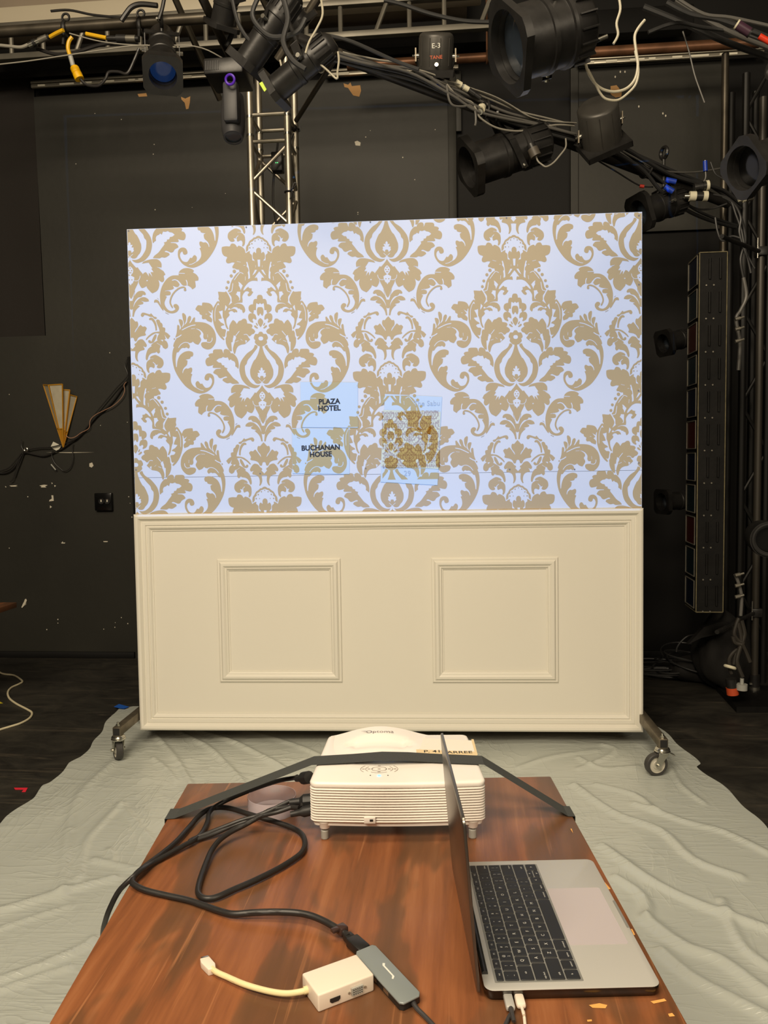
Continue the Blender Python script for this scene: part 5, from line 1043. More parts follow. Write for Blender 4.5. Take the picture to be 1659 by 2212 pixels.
can('blue-black can light tipped over on the diagonal pipe, pierced pale end showing', at(1290, 226, Y=4.0), at(1300, 306, Y=4.14), .098)
# moving head
mv = thing('moving_light', 'dark moving-head lamp hanging left of the truss tower', 'stage light', at(500, 220, Y=3.7))
p = at(495, 163, Y=3.7); b = MB().m(BLACK); b.box((p.x-.09, 3.6, p.z-.035), (p.x+.09, 3.8, p.z+.035), bev=.008)
for k in range(8): b.m(RUBBER).box((p.x-.08+k*.008, 3.597, p.z-.02), (p.x-.077+k*.008, 3.6, p.z+.02))
b.build('base', mv)
p = at(499, 215, Y=3.62); b = MB().m(mat('soft_grey_black', srgb(60, 60, 62), .5)); b.box((p.x-.034, 3.6, p.z-.10), (p.x+.034, 3.65, p.z+.075), bev=.012); b.build('yoke_arm', mv)
p0, p1 = at(503, 205, Y=3.75), at(504, 298, Y=3.66); b = MB().m(MATS['soft_grey_black']); Lh = (p1-p0).length; b.lathe(p0, p1, [(0, 0), (0, .03), (.02, .05), (Lh*.5, .056), (Lh*.8, .054), (Lh*.95, .047), (Lh, .044), (Lh, .036), (Lh-.01, .036)], 28); b.build('head', mv)
b = MB().m(LENS); q = p1-(p1-p0).normalized()*.012; b.cyl(q, q+(p1-p0).normalized()*.003, .037, 24); b.build('lens', mv)
b = MB().m(mat('purple_plastic', srgb(88, 40, 190), .4)); c = at(497, 172, Y=3.57); b.torus(c, (.1, 1, .2), .020, .006); tag(b.build('plug_ring', loc=tuple(c)), 'purple plastic ring above the moving-head lamp', 'ring')
b = MB().m(mat('yellow_green_tape', srgb(190, 220, 20), .5)); b.prism(pts('560,180 566,176 572,184 577,192 571,198 566,190', Y=3.19), (0, .003, 0)); tag(b.build('tape_flag', loc=tuple(at(568, 187, Y=3.0)), smooth=0), 'bright yellow-green tape flag above the truss tower', 'tape')
# dark raking pipes over the tower
for i, (s, r, lb) in enumerate((('425,-30,3.4 520,170,3.9', .020, 'dark slanting brace pipe left of the lamps over the tower'), ('375,-10,3.9 475,215,4.3', .016, 'thin dark slanting brace behind the blue-lensed lamp'), ('560,-20,3.8 640,140,4.1', .018, 'dark brace pipe behind the lamps over the tower'), ('690,-10,3.6 600,130,3.7', .020, 'dark pipe slanting up to the right above the tower'), ('735,110,3.4 640,260,3.9', .012, 'thin dark rod slanting down over the tower top'))):
    q = pts(s); b = MB().m(PIPE); b.cyl(q[0], q[1], r, 12); tag(b.build('brace_pipe', loc=tuple(q[0])), lb, 'pipe')

# ================================================================== the diagonal pipe and its cables

b = MB().m(mat('dark_blue_grey_pipe', srgb(62, 60, 58), .38, .6, var=.3)); b.cyl(D0, D1, .027, 20); tag(b.build('pipe', loc=tuple(D0)), 'long dark pipe slanting from upper middle down to the right, wrapped in cables', 'pipe')
def dY(px, off=.05): return diagP(px).y-off
def dg(s, off=.05):
    out = []
    for w in s.split(): x, y = [float(k) for k in w.split(',')][:2]; out.append(at(x, y, Y=dY(x, off)))
    return out
DK = mat('charcoal_cable', srgb(52, 52, 52), .4); GR = GREYCABLE; MG = mat('mid_grey_cable', srgb(98, 96, 92), .4)
runs = [(GR, .0045, '690,100 760,118 820,130 880,140 960,180 1010,195 1060,215 1120,240 1180,255 1240,270'), (GR, .004, '700,118 800,138 900,150 980,178 1050,203 1110,232 1150,255 1190,262 1245,266'),
 (MG, .006, '720,110 820,140 900,152 970,195 1020,225 1070,245 1140,262 1200,278 1245,290'), (MG, .006, '690,108 780,135 880,155 975,205 1030,240 1100,258 1160,270 1240,290'),
 (DK, .008, '700,125 800,150 900,176 990,215 1080,250 1150,272 1240,300'), (DK, .008, '690,115 800,142 900,168 1000,222 1090,255 1180,280 1245,298'),
 (GR, .0045, '965,182 985,205 1005,215 1020,222 1030,240 1038,255 1070,275 1110,283 1150,280 1200,270 1240,272'), (MG, .005, '965,185 970,215 980,228 1000,230 1015,228 1026,240 1028,262 1026,272'),
 (MG, .007, '975,190 1010,205 1050,225 1100,245 1150,258 1200,276'), (DK, .009, '980,200 1040,236 1100,262 1160,282 1240,304'), (GR, .003, '960,172 1000,185 1060,205 1100,225 1140,250 1180,262'),
 (DK, .010, '1320,305 1360,325 1400,350 1450,378 1500,395 1560,410 1600,440'), (DK, .008, '1300,300 1340,322 1385,355 1440,400 1490,445 1540,470 1600,490'), (DK, .012, '1330,310 1380,340 1420,365 1470,385 1530,400'), (MG, .005, '1310,305 1370,340 1430,368 1500,372 1565,362'),
 (DK, .010, '1280,300 1340,335 1390,368 1430,415 1480,452 1530,475 1590,492'), (DK, .004, '1240,312 1280,340 1330,370 1380,400 1410,404'), (DK, .009, '1340,318 1400,345 1460,372 1540,405 1600,450')]
lbA = 'cable strapped along the upper part of the slanting dark pipe'; lbB = 'dark cable sagging from the slanting pipe down to the right-hand pole'
for i, (m_, r, s) in enumerate(runs):
    q = dg(s, .045+.012*(i % 4)); b = MB().m(m_); b.tube(q, r, seg=8); hi = i < 11
    tag(b.build('cable', loc=tuple(q[0])), lbA if hi else lbB, 'cable', 'cables strapped to the slanting pipe' if hi else 'dark cables sagging towards the pole')
# ties round the pipe
for px, py in ((1044, 238), (1170, 283), (1395, 365)):
    c = at(px, py, Y=dY(px, 0)); b = MB().m(BLACK); b.torus(c, D1-D0, .045, .006); tag(b.build('cable_tie', loc=tuple(c)), 'black tie binding the cables to the slanting pipe', 'tie', 'ties on the slanting pipe')
def conn(p, q, r, bands, label, name='connector'):
    b = MB(); p, q = V(p), V(q); L = (q-p).length; d = (q-p)/L
    for t0, t1, rr, m_ in bands: b.m(m_); b.cyl(p+d*L*t0, p+d*L*t1, r*rr, 14)
    tag(b.build(name, loc=tuple(p)), label, 'connector')
WHB = mat('white_band', srgb(222, 216, 190), .5); BLB = mat('blue_sleeve', srgb(28, 62, 170), .4); RDB = mat('red_sleeve', srgb(190, 50, 36), .4)
conn(at(1046, 222, Y=3.88), at(1036, 242, Y=3.8), .018, ((0, .5, 1, BLACK), (.5, .75, 1.1, WHB), (.75, 1, .8, CHROME)), 'black plug with a white band sticking out of the cables on the slanting pipe')
conn(at(985, 178, Y=3.75), at(1012, 194, Y=3.78), .014, ((0, .4, 1, WHB), (.4, .6, .7, GREYPL), (.6, 1, .9, WHB)), 'cream connector among the cables near the can light marked E-3')
conn(at(1012, 194, Y=3.78), at(1038, 212, Y=3.8), .013, ((0, .5, 1, BLACK), (.5, 1, .8, RUBBER)), 'black connector following the cream one on the slanting pipe')
conn(at(948, 182, Y=3.7), at(948, 191, Y=3.7), .011, ((0, 1, 1, BLB),), 'blue plug hanging under the can light marked E-3')
conn(at(1499, 405, Y=4.5), at(1531, 400, Y=4.5), .024, ((0, .3, .9, BLACK), (.3, .6, .8, RUBBER), (.6, .8, 1, BLACK), (.8, 1, 1.1, WHB)), 'black multi-pin plug with a white band, upper of two by the right pole')
conn(at(1478, 424, Y=4.5), at(1528, 424, Y=4.5), .026, ((0, .22, .6, CHROME), (.22, .5, 1, WHB), (.5, .8, .9, BLACK), (.8, 1, 1.05, WHB)), 'black multi-pin plug with two white bands, lower of two by the right pole')
conn(at(1438, 388, Y=4.45), at(1460, 393, Y=4.45), .014, ((0, 1, 1, BLB),), 'blue cable sleeve, upper of the pair left of the multi-pin plugs')
conn(at(1436, 403, Y=4.45), at(1454, 414, Y=4.45), .015, ((0, 1, 1, BLB),), 'blue cable sleeve, lower of the pair left of the multi-pin plugs')
conn(at(1523, 347, Y=4.5), at(1524, 370, Y=4.5), .012, ((0, .05, .5, CHROME), (.05, 1, 1, BLB)), 'blue sleeve standing upright beside the right pole')
conn(at(1382, 402, Y=4.4), at(1391, 403, Y=4.4), .009, ((0, 1, 1, RDB),), 'red band on the thin cable past the flat')
b = MB().m(MG); b.tube([at(1524, 370, Y=4.5), at(1524, 385, Y=4.5), at(1515, 400, Y=4.5)], .004); tag(b.build('cable', loc=tuple(at(1524, 370, Y=4.5))), 'short cable below the upright blue sleeve', 'cable')
# right-hand tangle
tang = [(MG, .007, '1560,425,4.6 1585,440,4.6 1600,470,4.6 1597,500,4.6 1605,530,4.6 1615,560,4.6 1622,590,4.6'), (DK, .008, '1570,430,4.65 1592,455,4.65 1604,480,4.65 1610,520,4.65 1600,560,4.65 1606,600,4.65'), (MG, .006, '1540,420,4.6 1575,430,4.6 1590,465,4.6 1602,500,4.6 1610,540,4.6 1630,580,4.6'), (DK, .005, '1480,440,4.6 1510,452,4.6 1540,450,4.6 1570,440,4.6'), (MG, .004, '1535,350,4.6 1545,375,4.6 1560,385,4.6 1575,395,4.6'), (DK, .006, '1545,470,4.6 1550,500,4.6 1560,520,4.6 1580,510,4.6 1600,515,4.6')]
tang = [(DK if m_ is MG else m_, r, s) for m_, r, s in tang]
for i, (m_, r, s) in enumerate(tang):
    q = pts(s); b = MB().m(m_); b.tube(q, r); tag(b.build('cable', loc=tuple(q[0])), 'cable in the tangle beside the right pole above the strip light', 'cable', 'tangled cables by the right pole')
conn(at(1595, 432, Y=4.55), at(1625, 424, Y=4.55), .022, ((0, .3, .5, WHB), (.3, .5, .9, WHB), (.5, .6, .8, BLACK), (.6, 1, 1, ALUDULL)), 'pale pipe clamp on the right pole below the cut-off spotlight')
# upper-right dark cables and a pipe
for i, (m_, r, s) in enumerate(((DK, .014, '1440,5,4.0 1490,30,4.0 1545,40,4.0 1600,58,4.0 1680,90,4.0'), (MG, .012, '1460,0,4.1 1500,25,4.1 1540,50,4.1 1600,80,4.1 1680,110,4.1'), (DK, .016, '1390,15,4.2 1440,35,4.2 1500,60,4.2 1580,95,4.2 1680,130,4.2'), (MG, .008, '1460,-5,3.9 1520,30,3.9 1580,38,3.9 1680,60,3.9'), (DK, .010, '1400,70,4.1 1460,50,4.1 1520,60,4.1 1600,70,4.1 1680,100,4.1'))):
    q = pts(s); b = MB().m(m_); b.tube(q, r); tag(b.build('cable', loc=tuple(q[0])), 'thick dark cable in the bunch crossing the upper right corner', 'cable', 'thick cables at the upper right corner')
conn(at(1590, 52, Y=3.9), at(1622, 72, Y=3.9), .022, ((0, .1, 1, WHB), (.1, .9, .95, mat('plum_plastic', srgb(70, 44, 60), .4)), (.9, 1, 1, BLACK)), 'dark plug on a thick cable at the upper right corner')
conn(at(1640, 78, Y=3.85), at(1670, 95, Y=3.85), .013, ((0, 1, 1, mat('bright_red', srgb(230, 60, 30), .4)),), 'red plug end at the right edge of the picture')
b = MB().m(MG); q = pts('1475,68,4.2 1488,110,4.2 1500,160,4.2 1512,195,4.2 1522,222,4.2'); b.tube(q, .004); tag(b.build('cable', loc=tuple(q[0])), 'single thin cable hanging in front of the brown pipe at upper right', 'cable')
# hanging pale loops beside the big lamp
for s, r, lb in (('1252,112,2.5 1262,125,2.5 1270,155,2.5 1285,180,2.5 1305,194,2.5 1330,198,2.5 1355,190,2.5 1372,170,2.5 1378,140,2.5 1374,110,2.5 1371,80,2.5 1378,62,2.5 1393,43,2.5', .0042, 'longer pale wire loop hanging right of the biggest spotlight'), ('1270,150,2.5 1288,185,2.5 1297,202,2.5 1310,214,2.5 1335,216,2.5 1358,200,2.5 1374,180,2.5 1379,150,2.5 1372,110,2.5', .0036, 'second wire loop drooping just under the longer one by the biggest spotlight'), ('1250,118,2.5 1262,108,2.5 1275,98,2.5 1288,88,2.5 1300,82,2.5', .003, 'short wire end sticking up beside the biggest spotlight'), ('1325,95,2.6 1335,75,2.6 1332,50,2.6 1340,20,2.6 1336,-10,2.6', .004, 'thin wire hanging behind the biggest spotlight at the top')):
    q = pts(s); b = MB().m(mat('pale_wire', srgb(176, 170, 150), .4)); b.tube(q, r); tag(b.build('wire', loc=tuple(q[0])), lb, 'wire')
b = MB().m(CHROME); c0, c1 = at(1288, 88, Y=2.5), at(1312, 78, Y=2.5); b.cyl(c0, c1, .006, 10); tag(b.build('wire_end', loc=tuple(c0)), 'bright metal wire end beside the biggest spotlight', 'connector')
# cable and plug on the lamp above the flat
q = pts('1158,338,3.93 1162,348,3.93 1170,355,3.93 1180,360,3.93 1195,352,3.95 1210,335,3.97 1222,318,4.0 1222,300,4.05'); b = MB().m(GREYCABLE); b.tube(q, .004); tag(b.build('cable', loc=tuple(q[0])), 'grey lead curling off the spotlight above the flat', 'cable')
conn(at(1146, 312, Y=3.93), at(1158, 338, Y=3.93), .026, ((0, .35, .8, BLACK), (.35, 1, 1, mat('plug_brown', srgb(80, 74, 66), .5))), 'square plug on the lead of the spotlight above the flat')
for s, lb in (('700,150,3.3 690,155,3.3 660,120,3.3 640,150,3.3 615,158,3.3 605,130,3.3', 'pale lead looping between the lamps over the tower'), ('730,112,3.2 732,130,3.2 729,155,3.2 727,170,3.2 705,150,3.2 680,130,3.2 655,115,3.2', 'pale lead hanging from the rear cap of the lowest tower lamp'), ('692,-10,3.0 697,30,3.0 685,60,3.0 668,90,3.0 660,115,3.0', 'grey lead dropping from the ceiling to the tower lamps')):
    q = pts(s); b = MB().m(MATS['pale_wire']); b.tube(q, .0042); tag(b.build('lamp_lead', loc=tuple(q[0])), lb, 'cable')

# ================================================================== cables along the upper left pipe
YC = mat('yellow_cable', srgb(226, 176, 30), .4)
yc = thing('yellow_cable', 'yellow cable drooping from the grey pipe to a big yellow plug', 'cable', at(145, 80, Y=3.8))
b = MB().m(YC); b.tube(pts('108,80,3.85 122,72,3.84 137,65,3.83', Y=3.8), .0095); b.build('cord', yc)
b = MB().m(YC); b.tube(pts('156,80,3.8 149,90,3.8 147,105,3.8 152,122,3.8', Y=3.8), .0095); b.build('cord', yc)
b = MB().m(YC); b.tube(pts('186,73,3.8 205,77,3.8 230,82,3.8', Y=3.8), .0095); b.build('cord', yc)
b = MB().m(GREYPL); b.cyl(at(152, 121, Y=3.8), at(158, 143, Y=3.8), .011, 12); b.build('splice', yc)
b = MB().m(YELLOW); p0, p1 = at(160, 145, Y=3.8), at(172, 171, Y=3.8); Lp = (p1-p0).length; b.lathe(p0, p1, [(0, 0), (0, .018), (.006, .021), (Lp*.45, .021), (Lp*.5, .019), (Lp*.55, .022), (Lp, .022), (Lp, 0)], 20); b.build('plug', yc)
for s, m_, r, lb in (('174,171,3.8 185,182,3.8 200,186,3.8 215,184,3.8 228,170,3.8 235,156,3.8 255,155,3.8 275,158,3.8 290,130,3.8 300,105,3.8', CABLE, .007, 'black lead leaving the yellow plug'),
 ('0,98,3.85 20,100,3.85 45,102,3.85 62,96,3.85', GREYCABLE, .008, 'grey cable with silver joints under the grey pipe at far left'), ('80,105,3.9 120,117,3.9 160,114,3.9 195,103,3.9 225,95,3.9 260,90,3.9', CABLE, .009, 'black cable sagging below the grey pipe near the yellow one'),
 ('-10,140,3.7 60,132,3.7 140,120,3.7 220,108,3.7 300,98,3.7 380,102,3.7', GREYCABLE, .003, 'thin pale wire running level in front of the ladder truss'), ('150,72,3.75 220,90,3.75 300,98,3.75 420,100,3.75 480,125,3.75', GREYCABLE, .003, 'thin pale wire slanting from the pipe toward the tower'),
 ('110,24,3.9 150,22,3.9 200,32,3.9 260,38,3.9 300,42,3.9', CABLE, .006, 'black cable arching over the grey pipe in front of the cream casing'), ('262,45,3.8 272,30,3.8 285,15,3.8 305,9,3.8 340,12,3.8', CABLE, .012, 'thick black cable bending up over the grey pipe'), ('343,42,3.7 350,20,3.7 356,-10,3.7', CABLE, .009, 'black cable dropping straight to the grey pipe'),
 ('560,-10,3.0 545,30,3.0 560,60,3.0 590,80,3.0 640,70,3.0 660,40,3.0', DK, .009, 'dark cable looping over the two tower lamps'), ('610,-10,2.95 622,40,2.95 612,90,2.95 632,130,2.95 660,150,2.95', DK, .010, 'dark cable falling between the two tower lamps'), ('500,-10,3.3 515,50,3.3 545,90,3.3 575,60,3.3 585,20,3.3', DK, .008, 'dark cable drooping in a curve left of the tower lamps'), ('490,100,3.6 505,60,3.6 500,30,3.6 520,-10,3.6', DK, .012, 'dark thick cable climbing beside the slanting brace'), ('830,0,3.9 870,10,3.9 930,30,3.9 1000,45,3.9 1060,48,3.9', DK, .010, 'dark cable crossing the pale casing towards the biggest spotlight'), ('700,75,3.4 760,90,3.4 850,130,3.45 905,150,3.45', DK, .008, 'dark cable leading down to the can light marked E-3')):
    q = pts(s); b = MB().m(m_); b.tube(q, r); tag(b.build('cable', loc=tuple(q[0])), lb, 'cable')
conn(at(62, 98, Y=3.85), at(106, 78, Y=3.85), .014, ((0, .2, .9, CHROME), (.2, .35, 1.2, BLACK), (.35, .5, .9, CHROME), (.5, .9, 1, ALUDULL), (.9, 1, .8, BLACK)), 'silver and black coupling hanging under the grey pipe at far left')
conn(at(232, 83, Y=3.8), at(300, 84, Y=3.8), .018, ((0, .3, .7, BLACK), (.3, .6, 1, RUBBER), (.6, .9, .9, ALUDULL), (.9, 1, .7, BLACK)), 'dark coupling at the end of the yellow cable')
for px, lb in ((143, 'black hook clamp on the grey pipe over the yellow cable'), (305, 'black hook clamp on the grey pipe left of the blue-lensed lamp')):
    c = at(px, 72-px*.048, Y=3.9); b = MB().m(BLACK); b.torus(c, (1, 0, 0), .036, .010, 20, 6); b.cyl(c+V((0, -.03, -.03)), c+V((.0, -.04, -.09)), .008, 8); b.torus(c+V((0, 0, .06)), (0, 1, 0), .018, .006, 16, 6); tag(b.build('hook_clamp', loc=tuple(c)), lb, 'clamp')

# ================================================================== right side: strip light, pole, tower, floor clutter
A_ = at(1507, 940, Y=4.2); B_ = at(1484, 940, Y=4.42); C_ = at(1566, 940, Y=4.2)
zt2, zb2 = at(1507, 546, Y=4.2).z, at(1493, 1322, Y=4.2).z
EDGE = mat('worn_edge', srgb(110, 102, 76), .6, .3, var=.3, vscale=30)
st = thing('strip_light', 'tall black strip light hung upright with a column of coloured filter windows', 'stage light', V((A_.x, A_.y, zb2)))
a2, b2_, c2 = V((A_.x, A_.y, 0)), V((B_.x, B_.y, 0)), V((C_.x, C_.y, 0)); d2 = c2+(b2_-a2)
b = MB().m(mat('scuffed_black', srgb(15, 14, 13), .6, .0, var=.5, vscale=12, bump=.1, spec=.2))
b.prism([a2+V((0, 0, zb2)), c2+V((0, 0, zb2)), d2+V((0, 0, zb2)), b2_+V((0, 0, zb2))], (0, 0, zt2-zb2)); b.build('housing', st)
def edge(p, q, r=.0028): 
    b.tube([p, q], r, seg=4, smooth=False)
b = MB().m(EDGE)
for base in (a2, c2): edge(base+V((0, -.002, zb2)), base+V((0, -.002, zt2)))
for z in (zb2, zt2): edge(a2+V((0, -.002, z)), c2+V((0, -.002, z))); edge(a2+V((0, 0, z)), b2_+V((0, 0, z)), .002)
b.build('edge_trim', st, smooth=0)
nwin = 11; hw = (zt2-zb2)/nwin; fl_ = (b2_-a2); nn = V((fl_.y, -fl_.x, 0)).normalized(); nn = nn if nn.x < 0 else -nn
GEL = [mat('red_filter', srgb(48, 10, 8), .3), mat('blue_filter', srgb(12, 18, 34), .25), mat('teal_filter', srgb(14, 26, 32), .25)]
for k in range(nwin):
    z0, z1 = zb2+hw*k+hw*.09, zb2+hw*(k+1)-hw*.05
    q = [a2+fl_*.12+V((0, 0, z0)), a2+fl_*.94+V((0, 0, z0)), a2+fl_*.94+V((0, 0, z1)), a2+fl_*.12+V((0, 0, z1))]
    b = MB().m(ALUDULL)
    for p_, q_ in zip(q, q[1:]+q[:1]): b.tube([p_+nn*.004, q_+nn*.004], .003, seg=4, smooth=False)
    fr = b.build('filter_frame', st, smooth=0)
    b = MB().m(GEL[0] if (nwin-1-k) % 3 == 2 else GEL[1+(k % 2)]); b.prism([p+nn*.002 for p in q], nn*.001); part(b.build('colour_filter', fr, smooth=0), 'red filter' if (nwin-1-k) % 3 == 2 else 'blue filter')
for k in range(nwin):
    z0 = zb2+hw*k; b = MB().m(MATS['scuffed_black']); pr_v = (c2-a2)
    for t_ in (.38, .76):
        p = a2+pr_v*t_+V((0, -.004, z0+hw*.2)); b.cyl(p, p+V((0, 0, hw*.62)), .006, 8)
    b.build('stiffening_rib', st)
    b = MB().m(ALUDULL)
    for t_ in (.25, .52): p = a2+pr_v*t_+V((0, -.001, z0+hw*.02)); b.cyl(p, p-V((0, .004, 0)), .0042, 8)
    b.build('bolt', st)
# boom pole and base plate
pp = at(1629, 1490, Z=.03); PB = V((pp.x, pp.y, 0))
pl = thing('boom_stand', 'black pipe boom on a heavy black base plate at the lower right', 'stand', PB)
c0 = at(1547, 1481, Z=.03); c1 = at(1591, 1528, Z=.03)
b = MB().m(MATS['scuffed_black']); q = [c0, c1, V((c1.x+.75, c1.y+.03, .03)), V((c1.x+.78, c0.y, .03))]; b.prism([V((p.x, p.y, .001)) for p in q], (0, 0, .032)); b.build('base_plate', pl, smooth=20)
b = MB().m(mat('black_pipe_finish', srgb(64, 60, 54), .42, .3)); b.cyl((PB.x, PB.y, .03), (PB.x, PB.y, 3.35), .020, 20); b.build('pole', pl)
b = MB().m(CHROME); b.cyl((PB.x, PB.y, .033), (PB.x, PB.y, .05), .032, 20); b.m(BLACK); b.cyl((PB.x, PB.y, .05), (PB.x, PB.y, .12), .030, 20); b.m(CHROME); b.cyl((PB.x-.035, PB.y-.02, .07), (PB.x-.02, PB.y-.02, .07), .008, 10); b.build('collar', pl)
for py in (545, 1322):
    z = at(1635, py, Y=PB.y).z; b = MB().m(BLACK); b.box((PB.x-.03, PB.y-.035, z-.025), (PB.x+.03, PB.y+.03, z+.025), bev=.006); b.cyl((C_.x-.015, 4.24, z-.02), (PB.x, PB.y, z), .012, 10); b.m(CHROME); b.box((PB.x-.034, PB.y-.04, z-.04), (PB.x-.029, PB.y-.034, z+.07))
    part(b.build('bracket', pl), 'clamp bracket with a bright metal strip')
b = MB().m(PIPE); p = at(1567, 116, Y=5.05); b.cyl((p.x, 5.05, .0), (p.x, 5.05, p.z), .021, 16); b.m(GREYPL); b.torus((p.x, 5.0, p.z+.02), (0, 0, 1), .026, .006); tag(b.build('upright_pole', loc=(p.x, 5.05, 0)), 'slim upright pole behind the strip light, reaching the brown pipe', 'pipe')
DT = mat('black_truss_paint', srgb(20, 19, 17), .5, .2)
tt = thing('black_tower', 'black-painted lattice tower in the dark at the far right', 'truss', at(1620, 1300, Y=5.0)*1.0)
xs_ = [at(1602, 900, Y=4.95).x, at(1656, 900, Y=4.95).x]
for x in xs_:
    for y in (4.95, 5.2): b = MB().m(DT); b.cyl((x, y, 0), (x, y, 3.6), .022, 12); b.build('chord', tt)
z = .3; k = 0
while z < 3.4:
    b = MB().m(DT); s0, s1 = (xs_ if k % 2 else xs_[::-1]); b.cyl((s0, 4.95, z), (s1, 4.95, z+.26), .011, 8); b.build('brace', tt); z += .28; k += 1
# hanging multicore leads behind the strip light
for s, r, lb in (('1606,600,4.5 1612,640,4.5 1600,670,4.5 1590,690,4.5 1598,740,4.5 1595,800,4.5', .010, 'dark lead beside the strip light top'), ('1588,1240,4.35 1596,1262,4.35 1602,1290,4.35 1600,1330,4.35', .009, 'dark lead beside the strip light foot')):
    q = pts(s); b = MB().m(MG); b.tube(q, r); tag(b.build('cable', loc=tuple(q[0])), lb, 'cable')
for i, py in enumerate((690, 712, 738, 1243, 1266, 1290)):
    c = at(1588, py, Y=4.33); b = MB().m(ALUDULL); b.cyl(c, c+V((.025, 0, .006)), .010, 10); b.cyl(c+V((.02, 0, .004)), c+V((.045, 0, .012)), .006, 8); tag(b.build('connector', loc=tuple(c)), 'grey plug on the back edge of the strip light, '+('in its upper set' if i < 3 else 'in its lower set'), 'connector', 'upper plugs of the strip light' if i < 3 else 'lower plugs of the strip light')
# bundle of big plugs hanging by the pole
bd = thing('plug_bundle', 'bundle of thick leads ending in orange and grey plugs by the boom pole', 'cable bundle', at(1600, 1400, Y=4.35))
for s in ('1596,1335,4.4 1590,1350,4.4 1586,1370,4.4 1596,1385,4.4 1605,1388,4.4 1595,1400,4.4 1580,1415,4.4 1575,1430,4.4 1580,1455,4.4', '1602,1340,4.4 1608,1365,4.4 1606,1380,4.4 1600,1395,4.4 1590,1412,4.4 1585,1435,4.4', '1594,1345,4.4 1600,1370,4.4 1603,1390,4.4 1612,1410,4.4 1620,1430,4.4', '1600,1395,4.35 1592,1425,4.35 1597,1445,4.35 1604,1462,4.35', '1583,1375,4.35 1588,1388,4.35 1600,1392,4.35'):
    b = MB().m(mat('dusty_cable', srgb(50, 46, 40), .6)); b.tube(pts(s), .011); b.build('lead', bd)
b = MB().m(WHB); c = at(1577, 1441, Y=4.38); b.torus(c, (.3, .2, 1), .025, .009); part(b.build('tape_band', bd), 'white tape band')
b = MB().m(BLACK); p0, p1 = at(1579, 1466, Y=4.38), at(1583, 1500, Y=4.38); m_ = lerp(p0, p1, .55); b.cyl(p0, m_, .029, 20); b.m(mat('orange_plug', srgb(196, 78, 40), .5)); b.cyl(m_, p1, .031, 20); part(b.build('plug', bd), 'black and orange plug')
b = MB().m(GREYPL); p0, p1 = at(1603, 1465, Y=4.36), at(1602, 1490, Y=4.36); b.cyl(p0, lerp(p0, p1, .5), .010, 12); b.cyl(lerp(p0, p1, .5), p1, .029, 20); part(b.build('plug', bd), 'grey plug')
# sandbag pile: soft black bag
bag = thing('sandbag', 'slumped black bag of weights on the floor below the strip light', 'bag', at(1540, 1470, Z=0))
def blob(mb, c, rx, ry, rz, seed, n=28, m2=18, sag=.35):
    rr = random.Random(seed); ph = [rr.uniform(0, 6.28) for _ in range(6)]; rings = []
    for j in range(m2+1):
        th = math.pi*j/m2; row = []
        for i in range(n):
            a = 2*math.pi*i/n; k = 1+.10*math.sin(3*a+ph[0])+.07*math.sin(5*a+ph[1]+th*2)+.05*math.sin(9*a+ph[2]-th*4)
            z = math.cos(th); zz_ = z*rz*(1+.12*math.sin(2*a+ph[3])); s_ = math.sin(th)*(1+sag*(1-z)*.5)
            row.append(mb.bm.verts.new(c+V((math.cos(a)*rx*k*s_, math.sin(a)*ry*k*s_, max(zz_, -c.z+.003)))))
        rings.append(row)
    for A, B in zip(rings, rings[1:]):
        for i in range(n): mb.face([A[i], A[(i+1) % n], B[(i+1) % n], B[i]])
BAGM = mat('black_canvas', srgb(24, 22, 20), .85, var=.3, vscale=8, bump=.5, bscale=14)
b = MB().m(BAGM); c = at(1550, 1405, Y=4.75); blob(b, V((c.x+.03, c.y, c.z)), .13, .13, .22, 3, sag=.5); b.build('upper_bag', bag, smooth=70)
b = MB().m(BAGM); c = at(1525, 1462, Z=.05); blob(b, V((c.x+.06, c.y+.1, .085)), .22, .14, .09, 5, sag=.2); b.build('lower_bag', bag, smooth=70)
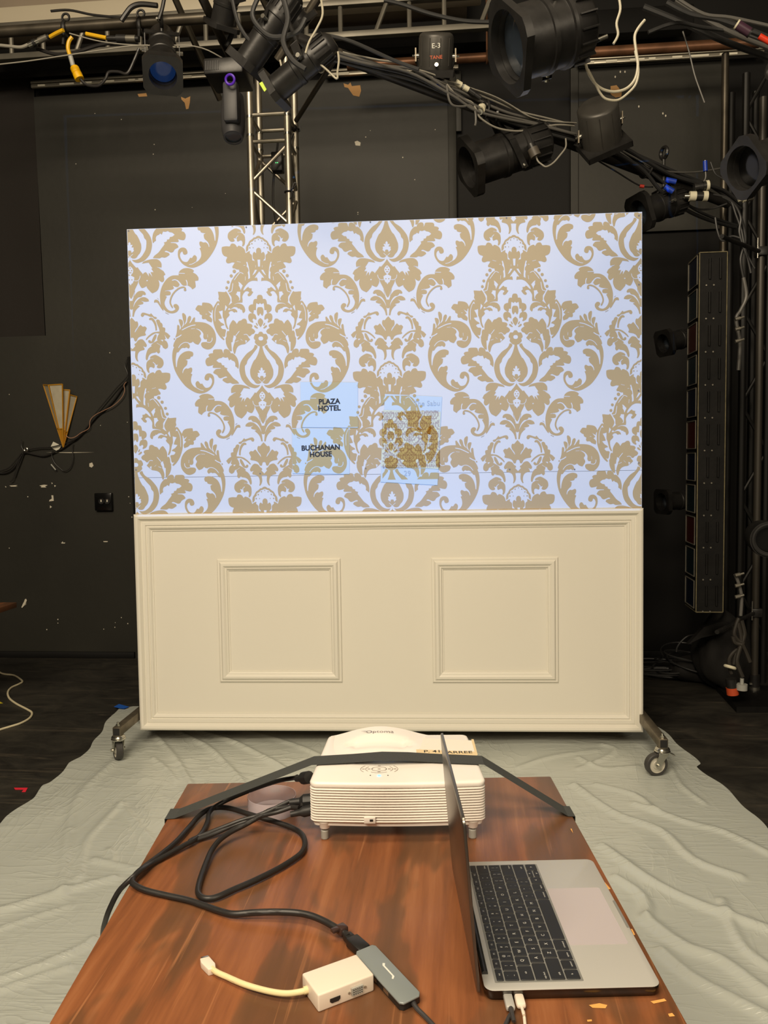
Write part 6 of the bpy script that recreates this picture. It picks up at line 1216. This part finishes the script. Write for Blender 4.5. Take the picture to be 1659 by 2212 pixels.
b = MB().m(BAGM); b.prism([at(1487, 1392, Y=4.6), at(1520, 1355, Y=4.6), at(1560, 1342, Y=4.6), at(1585, 1350, Y=4.6), at(1560, 1368, Y=4.58), at(1515, 1378, Y=4.58)], (0, .04, 0)); b.build('flap', bag, smooth=0)
b = MB().m(DK); rr = random.Random(5)
c = at(1432, 1428, Z=.03); c.y = min(c.y, 5.02)
for k in range(11):
    n = 26; rx, ry = rr.uniform(.10, .27), rr.uniform(.07, .16); ox, oy = rr.uniform(-.14, .16), rr.uniform(-.06, .08); tl = rr.uniform(-.25, .8) if k % 3 == 0 else rr.uniform(-.08, .2); ph = rr.uniform(0, 6)
    b.tube([V((c.x+ox+math.cos(ph+6.6*i/n)*rx, c.y+oy+math.sin(ph+6.6*i/n)*ry, .012+k*.006+abs(math.sin(ph+6.6*i/n*.5))*tl*ry*.9+(.03 if k % 3 == 0 else 0))) for i in range(n)], .0055, seg=6, smooth=False)
b.tube(pts('1461,1408,4.9 1463,1398,4.9 1472,1385,4.9 1486,1374,4.9 1505,1370,4.9 1520,1357,4.8 1550,1348,4.8'), .006)
tag(b.build('cable_coil', loc=(c.x, c.y, 0)), 'loose coil of dark cable on the floor past the right edge of the flat', 'cable coil')
# round lamp at the right edge
F_ = at(1662, 1166, Y=4.0); rl = thing('round_lamp', 'round black lamp cut off by the right edge of the picture', 'stage light', F_)
b = MB().m(BLACK); b.lathe(F_, F_+V((.05, .3, 0)), [(0, .062), (0, .088), (.03, .09), (.2, .08), (.28, .04), (.28, 0)], 32); b.build('housing', rl)
b = MB().m(MATS['matt_black']); b.torus(F_-V((0, .004, 0)), (.1, 1, 0), .075, .009, 32); b.build('rim', rl)
b = MB().m(MATS['glossy_black']); b.cyl(F_+V((.0, .03, 0)), F_+V((.001, .034, 0)), .062, 24); b.build('lens', rl)
b = MB().m(BLACK); b.cyl(F_+V((.05, .2, 0)), V((F_.x+.2, F_.y+.25, F_.z)), .012, 8); b.build('bracket', rl)
